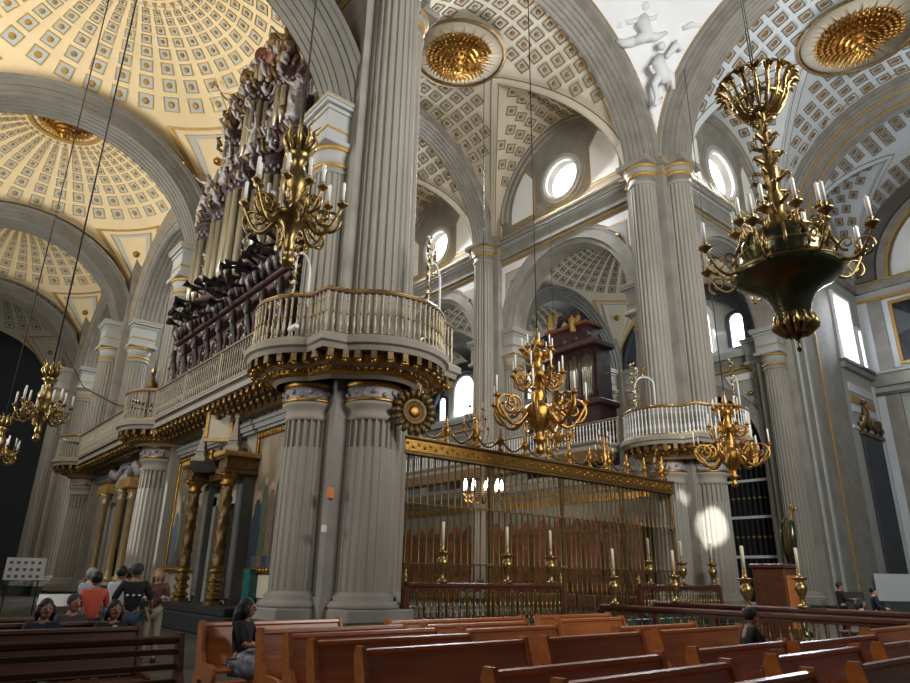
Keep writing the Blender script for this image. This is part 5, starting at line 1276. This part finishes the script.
# ---------------------------------------------------------------- pews
def pew(L,m=WOOD,style='solid'):
    t=thing('pew','','pew'); b=MB(); r=L/2-.03
    if style=='solid':
        prof=[(-.02,.44),(-.05,.455),(.09,.90),(.075,.925),(.085,.955),(.115,.965),(.15,.95),(.165,.92),(.15,.895),(.125,.88),(.02,.44)]
        b.sweep([[(-r,y,z) for y,z in prof],[(r,y,z) for y,z in prof]],m); b.build('backrest',t)
    else:
        for z in (.50,.64,.78): b.bev((-r,-.02+z*.12,z),(r,.02+z*.12,z+.055),m,.008)
        b.bev((-r,.08,.88),(r,.15,.96),m,.02); b.box((-.03,.0,.2),(.03,.05,.9),m); b.build('backrest',t)
    b=MB(); prof=[(-.46,.40),(-.47,.43),(-.44,.45),(-.06,.435),(-.04,.40)]; b.sweep([[(-r,y,z) for y,z in prof],[(r,y,z) for y,z in prof]],m); b.build('seat',t)
    e=MB(); poly=[(-.46,0),(-.34,0),(-.3,.10),(-.28,.28),(-.2,.30),(-.02,.30),(.02,.1),(.04,0),(.20,0),(.19,.2),(.12,.45),(.21,.90),(.18,.985),(.08,.985),(-.02,.62),(-.12,.50),(-.40,.49),(-.48,.46),(-.49,.38),(-.46,.3)]
    n=len(poly); e.add([(-.025,y,z) for y,z in poly]+[(.025,y,z) for y,z in poly],[tuple(range(n))[::-1],tuple(range(n,2*n))]+[(i,(i+1)%n,n+(i+1)%n,n+i) for i in range(n)],m)
    eo=e.build('end_panel',t,(-L/2,0,0)); q=eo.copy(); COL.objects.link(q); q.location=(L/2,0,0)
    b=MB(); b.bev((-r,.28,.14),(r,.44,.19),m,.01); b.box((-r,.12,.16),(-r+.04,.42,.14),m); b.bev((-r,.10,.03),(-r+.05,.44,.14),m,.005); b.bev((r-.05,.10,.03),(r,.44,.14),m,.005); b.build('kneeler',t)
    return t
protos={}
def put_pew(x0,x1,Y,label,group,m=WOOD,style='solid',rz=0,rep=None):
    L=round((x1-x0)*10)/10; k=(L,style,m.name)
    if k not in protos: t=pew(L,m,style); protos[k]=t
    else: t=dup(protos[k],(0,0,0))
    t.location=((x0+x1)/2,Y-.12,0); t.rotation_euler[2]=rz; t['label']=label; t['group']=group
ordn=['nearest','second','third','fourth','fifth','sixth','seventh','eighth','ninth','tenth']
G1='polished orange pews in front of the choir'
rowsM=[2.55,3.22,3.88,5.6,6.5,7.35,8.05,9.5]
for i,y in enumerate(rowsM): put_pew(3.65+(.16 if 7<y<9 else 0),5.72+(.16 if 7<y<9 else 0),y,'polished orange pew, %s from the front in the left column of pews'%ordn[i] if i<7 else 'short orange pew end beside the seated woman, rearmost of the left column',G1)
rowsC=[(6.5,8.4,2.5),(6.5,8.4,3.2),(6.45,8.3,3.95),(6.1,7.9,5.62),(6.05,7.85,7.0),(6.1,8.1,7.85),(6.15,8.9,8.75)]
for i,(a,b_,y) in enumerate(rowsC): put_pew(a,b_,y,'polished orange pew, %s from the front in the middle column of pews'%ordn[i],G1)
rowsR=[(8.95,11.3,2.45),(8.9,11.2,3.15),(8.15,10.5,3.75),(8.28,10.5,5.62),(8.35,10.3,6.3),(8.9,10.6,7.9),(9.4,11.4,8.8)]
for i,(a,b_,y) in enumerate(rowsR): put_pew(a,b_,y,'polished orange pew, %s from the front in the right column of pews'%ordn[i],G1)
rowsX=[(11.8,13.8,2.6),(11.7,13.7,3.4),(11.5,13.5,4.2)]
for i,(a,b_,y) in enumerate(rowsX): put_pew(a,b_,y,'pew beside the passage rail at the right edge, %s from the front'%ordn[i],G1)
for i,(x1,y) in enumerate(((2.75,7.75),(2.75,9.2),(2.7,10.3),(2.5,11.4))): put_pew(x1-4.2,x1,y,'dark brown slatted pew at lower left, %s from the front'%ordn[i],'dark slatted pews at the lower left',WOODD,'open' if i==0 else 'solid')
# ---------------------------------------------------------------- candlesticks
def candlestick():
    t=thing('candlestick','','candlestick'); b=MB()
    b.lathe([(.13,0),(.14,.03),(.09,.06),(.05,.1),(.06,.18),(.05,.22),(.10,.3),(.15,.42),(.155,.5),(.10,.58),(.07,.62),(.19,.70),(.21,.72),(.10,.73),(.05,.76),(.06,.86),(.05,.92)],BRASS,n=16,rf=None); b.build('base_and_stem',t)
    b=MB()
    for s in range(3): a=s*2*PI/3; b.ball((.12*math.cos(a),.12*math.sin(a),.02),.04,BRASS,6)
    b.build('feet',t)
    return t
cs=candlestick(); first=True
cmb=MB(); cmb.lathe([(.042,0),(.042,.54),(.03,.56),(0,.57)],WAXY,n=10); cproto=cmb.build('candle')
def put_cs(x,y,z,l):
    global first
    t=cs if first else dup(cs,(0,0,0)); t.location=(x,y,z); t['label']='tall brass candlestick '+l; t['group']='brass candlesticks on the rails'
    c=cproto if first else cproto.copy()
    if not first: COL.objects.link(c)
    c.location=(x,y,z+.90); tag(c,'thick cream candle '+l,'candle','thick candles on the candlesticks'); first=False
for a in ((11.08,13.6,1.45,'on the left choir rail, nearest the pier'),(13.35,13.6,1.45,'on the left choir rail, middle one'),(15.1,13.6,1.45,'on the left choir rail, near its right end'),(19.95,13.6,1.45,'on the right choir rail, leftmost of three'),(21.9,13.6,1.45,'on the right choir rail, middle of three'),(23.9,13.6,1.45,'on the right choir rail, beside the sunlit column'),(16,12.1,.94,'on the near passage rail at its far end'),(16,8.3,.94,'on the near passage rail, largest in view'),(18.6,11.85,.99,'on the far passage rail at its far end'),(18.6,8.18,.99,'on the far passage rail, below the eagle lectern')): put_cs(*a)
JEANSB=mat('faded_print_blue',(.12,.15,.25),.8)
# ---------------------------------------------------------------- lectern, box, boards, table
t=thing('eagle_lectern','dark gilt eagle figure on a slim stand behind the passage rail at right','lectern',(22.9,10.15,0),.9); t.scale=(.85,.85,1.10)
b=MB(); b.lathe([(.3,0),(.3,.1),(.1,.2),(.07,.8),(.12,1.0),(.06,1.2),(.06,1.8),(.15,1.95)],BRONZE,n=14); b.build('stand',t)
b=MB(); b.tube([(0,0,1.95),(0,.05,2.4),(0,.0,2.95),(0,-.1,3.3),(0,-.16,3.5)],[.12,.22,.24,.12,.09],GOLDD,10); b.ball((0,-.2,3.55),.12,GOLDD,10); b.tube([(0,-.28,3.56),(0,-.42,3.53),(0,-.45,3.46)],[.05,.03,.008],GOLD,6); b.build('eagle_body',t)
for s in (-1,1):
    b=MB(); b.tube([(s*.12,.05,3.2),(s*.3,.1,3.1),(s*.34,.12,2.5),(s*.2,.12,1.95)],[.08,.14,.13,.03],BRONZE,8); b.build('wing',t)
t=thing('wooden_booth','dark wooden booth standing behind the rails below the eagle','booth',(21.6,10.25,0)); b=MB(); b.bev((-.4,-.5,0),(.4,.5,2.0),WOODD,.03); b.bev((-.46,-.56,2.0),(.46,.56,2.12),WOODD,.02); b.build('body',t); b=MB(); b.bev((-.3,-.53,.3),(.3,-.49,1.8),WOOD,.01); b.build('door_panel',t)
t=thing('tall_panel','tall dark panel with a gilded crest on the chapel wall at right','panel',(45.0,14.3,0)); b=MB(); b.bev((-1.5,-.12,1.6),(1.5,0,9.9),BLUED,.03); b.build('panel',t)
b=MB(); b.bev((-1.7,-.25,9.9),(1.7,0,10.15),GOLDD,.03)
for s in (-1,1): b.tube([(s*1.5,-.1,10.2),(s*1.1,-.15,10.9),(s*.6,-.15,10.4),(s*.2,-.15,11.0)],[.1,.25,.2,.12],GOLDD,8); b.ball((s*1.5,-.1,10.5),.25,GOLDD,8)
b.ball((-.7,-.2,11.3),.35,GOLDD,8,sc=(.8,.6,1.5)); b.ball((-.7,-.2,12.0),.18,GOLDD,8); b.build('gilded_crest',t)
t=thing('display_board','pale blue-white board leaning by the wall at the right edge','board',(41.9,13.0,.75),-.85); b=MB(); b.bev((-1.5,-.04,0),(1.5,.04,1.35),BLUEW,.01); b.build('board',t); b=MB()
for s in (-1,1): b.box((s*1.3-.04,-.3,-.75),(s*1.3+.04,.3,-.68),IRON); b.box((s*1.3-.03,-.03,-.72),(s*1.3+.03,.03,0),IRON)
b.build('stand',t)
t=thing('notice_board','white notice board pinned with small dark pictures at the far left','board',(4.6,30.0,1.2),.08); b=MB(); b.bev((-.65,-.03,0),(.65,.03,.78),CLOTHW,.01); b.build('board',t); 
for i in range(5):
    for j in range(3): b=MB(); b.box((-.55+i*.23,-.036,.08+j*.24),(-.44+i*.23,-.031,.18+j*.24),JEANSB); b.build('pinned_picture',t)
b=MB()
for s in (-1,1): b.box((s*.5-.02,-.02,-1.2),(s*.5+.02,.02,0),IRON)
b.build('legs',t)
t=thing('side_table','small table under a white cloth beside the standing visitors','table',(4.9,23.0,0),.1); b=MB(); b.bev((-.75,-.4,.86),(.75,.4,.9),WOODD,.01); b.build('tabletop',t)
for x in (-.65,.65):
    for y in (-.33,.33): b=MB(); b.box((x-.03,y-.03,0),(x+.03,y+.03,.86),WOODD); b.build('leg',t)
b=MB(); b.box((-.79,-.44,.9),(.79,.44,.915),CLOTHW); n=40
P=[(-.79+1.58*i/12,-.44) for i in range(12)]+[(.79,-.44+.88*i/7) for i in range(7)]+[(.79-1.58*i/12,.44) for i in range(12)]+[(-.79,.44-.88*i/7) for i in range(7)]
n=len(P); b.add([(x,y,.912) for x,y in P]+[(x*1.02,y*1.03+.015*math.sin(i*1.9),.62) for i,(x,y) in enumerate(P)],[(i,(i+1)%n,n+(i+1)%n,n+i) for i in range(n)],CLOTHW)
tag(b.build('tablecloth',None,(4.9,23.0,0),.1),'white cloth draped over the small side table','tablecloth')
# ---------------------------------------------------------------- people
CORAL=mat('coral_fabric',(.62,.10,.055),.8); RED=mat('red_fabric',(.35,.03,.03),.8); BLACKF=mat('black_fabric',(.015,.015,.018),.85); WHF=mat('white_fabric',(.55,.55,.56),.8); PBLUE=mat('pale_blue_fabric',(.33,.42,.50),.8,var=.4,scale=30)
JEANS=mat('blue_jeans',(.045,.075,.12),.85); BEIGE=mat('beige_trousers',(.42,.37,.28),.85); PATT=mat('patterned_top',(.22,.09,.05),.85,col2=(.03,.03,.04),scale=14); NAVY=mat('navy_fabric',(.015,.02,.04),.85); GREYF=mat('dark_grey_fabric',(.05,.045,.05),.85); MINT=mat('mint_shirt',(.40,.46,.38),.85); SKIRT=mat('white_blue_print',(.55,.58,.62),.85,col2=(.10,.15,.25),scale=16)
fwd=((.05,-.10,-.25),(0,-.22,.02))
AF={'r':((-.05,-.1,-.25),(.05,-.22,.03)),'l':((.05,-.1,-.25),(-.05,-.22,.03))}
# faces local -Y: camera lies toward -Y, so rz=0 faces the camera and pi turns the back
person('person with white hair in a pale blue shirt, leftmost of the standing group',(3.25,14.2,0),2.2,h=1.62,hair=HAIRG,shirt=PBLUE,legs=GREYF,arms=AF,skin=SKINL)
person('person in a coral red top seen from behind among the standing group',(2.88,12.2,0),PI-.3,h=1.56,shirt=CORAL,legs=BLACKF,arms=AF,lean=.03)
person('person with black hair in a white shirt with rolled sleeves, behind the coral top',(3.66,13.8,0),2.4,h=1.66,shirt=WHF,legs=JEANS,arms=AF,long=True)
person('person in a dark red shirt beside the black T-shirt',(3.95,14.3,0),1.9,h=1.63,shirt=RED,legs=GREYF,arms=AF)
t,J,so=person('person in a black T-shirt and jeans with a dark cap, back turned',(3.52,12.4,0),PI-.25,h=1.70,hk='cap',hair=GREYF,shirt=BLACKF,legs=JEANS,arms={'r':((-.12,0,-.26),(-.02,-.16,-.12)),'l':((.12,0,-.26),(.02,-.16,-.12))})
b=MB()
for x in (-.09,0,.09): b.ball((x,.142,1.22),.018,CLOTHW,6,sc=(1.4,.4,1))
b.build('back_print',t)
t,J,so=person('person with light hair in a patterned top and beige trousers facing the pews',(4.42,14.1,0),-.35,h=1.64,skin=SKINL,hair=mat('light_brown_hair',(.30,.16,.07),.6),hk='bob',shirt=PATT,legs=BEIGE,arms=AF)
# seated
t,J,so=person('seated woman in a black top and blue and white skirt at the pew end',(4.0,9.0,0),.75,'sit',h=1.66,hk='long',shirt=BLACKF,legs=SKIRT,arms={'r':((-.06,-.12,-.24),(.10,-.2,-.02)),'l':((.06,-.12,-.24),(-.08,-.2,.0))},look=.3)
b=MB(); b.tube([J['pel']+V(0,0,.0),(J['hipr']+J['hipl'])/2+V(0,-.15,.02),(J['knr']+J['knl'])/2+V(0,0,.0),(J['knr']+J['knl'])/2+V(0,-.06,-.25)],[.17,.2,.19,.16],SKIRT,12); b.build('skirt',t)
person('man in black bowing his head, seated at the end of a pew by the rail',(9.72,5.16,0),.95,'sit',h=1.62,shirt=BLACKF,legs=GREYF,arms={'r':((-.03,-.14,-.24),(.06,-.24,-.04)),'l':((.03,-.14,-.24),(-.04,-.24,-.02))},lean=.12,look=.2,long=False)
person('seated person in a navy jacket with a red collar at the far left pews',(1.86,10.1,0),.1,'sit',h=1.62,shirt=NAVY,legs=GREYF,long=True,hk='bob')
person('seated person in a dark grey jacket just left of the coral top',(2.38,11.1,0),.3,'sit',h=1.66,shirt=GREYF,legs=BLACKF,long=True,hair=GREYF)
t,J,so=person('seated woman in a black jacket over a pale shirt, facing the camera at left',(2.62,9.95,0),.15,'sit',h=1.60,shirt=BLACKF,legs=BLACKF,long=True,hk='bob')
b=MB(); b.tube([J['neck']+V(0,-.10,-.05),J['chest']+V(0,-.145,-.02),J['waist']+V(0,-.13,0)],[.03,.06,.07],MINT,8); b.build('pale_shirt_front',t)
person('person standing in dark clothes far back beyond the passage rails',(24.0,9.35,0),.7,h=1.62,shirt=BLACKF,legs=BLACKF,long=True,arms=AF)
person('person in a dark jacket seated low beyond the far rail, right of the standing one',(22.9,8.0,.25),.6,'sit',h=1.65,shirt=NAVY,legs=GREYF,long=True,skin=SKINL)
person('person in a red and white top seated behind the passage rail balusters',(20.3,7.45,0),.4,'sit',h=1.6,shirt=mat('red_white_top',(.7,.7,.72),.8,col2=(.6,.08,.06),scale=7),legs=NAVY,hk='long')
for (x,y,lab) in ((22.9,8.1,'low bench under the seated person beyond the far rail'),(20.3,7.6,'low bench behind the passage rail balusters')):
    t=thing('bench',lab,'bench',(x,y,0)); b=MB(); b.bev((-.7,-.2,.38 if x<22 else .6),(.7,.25,.44 if x<22 else .68),WOODD,.01); b.build('seat',t)
    for s in (-1,1): b=MB(); b.box((s*.6-.04,-.15,0),(s*.6+.04,.2,.4 if x<22 else .62),WOODD); b.build('leg',t)
for o in PROTOS: bpy.data.objects.remove(o)
lights(); look(); camera()
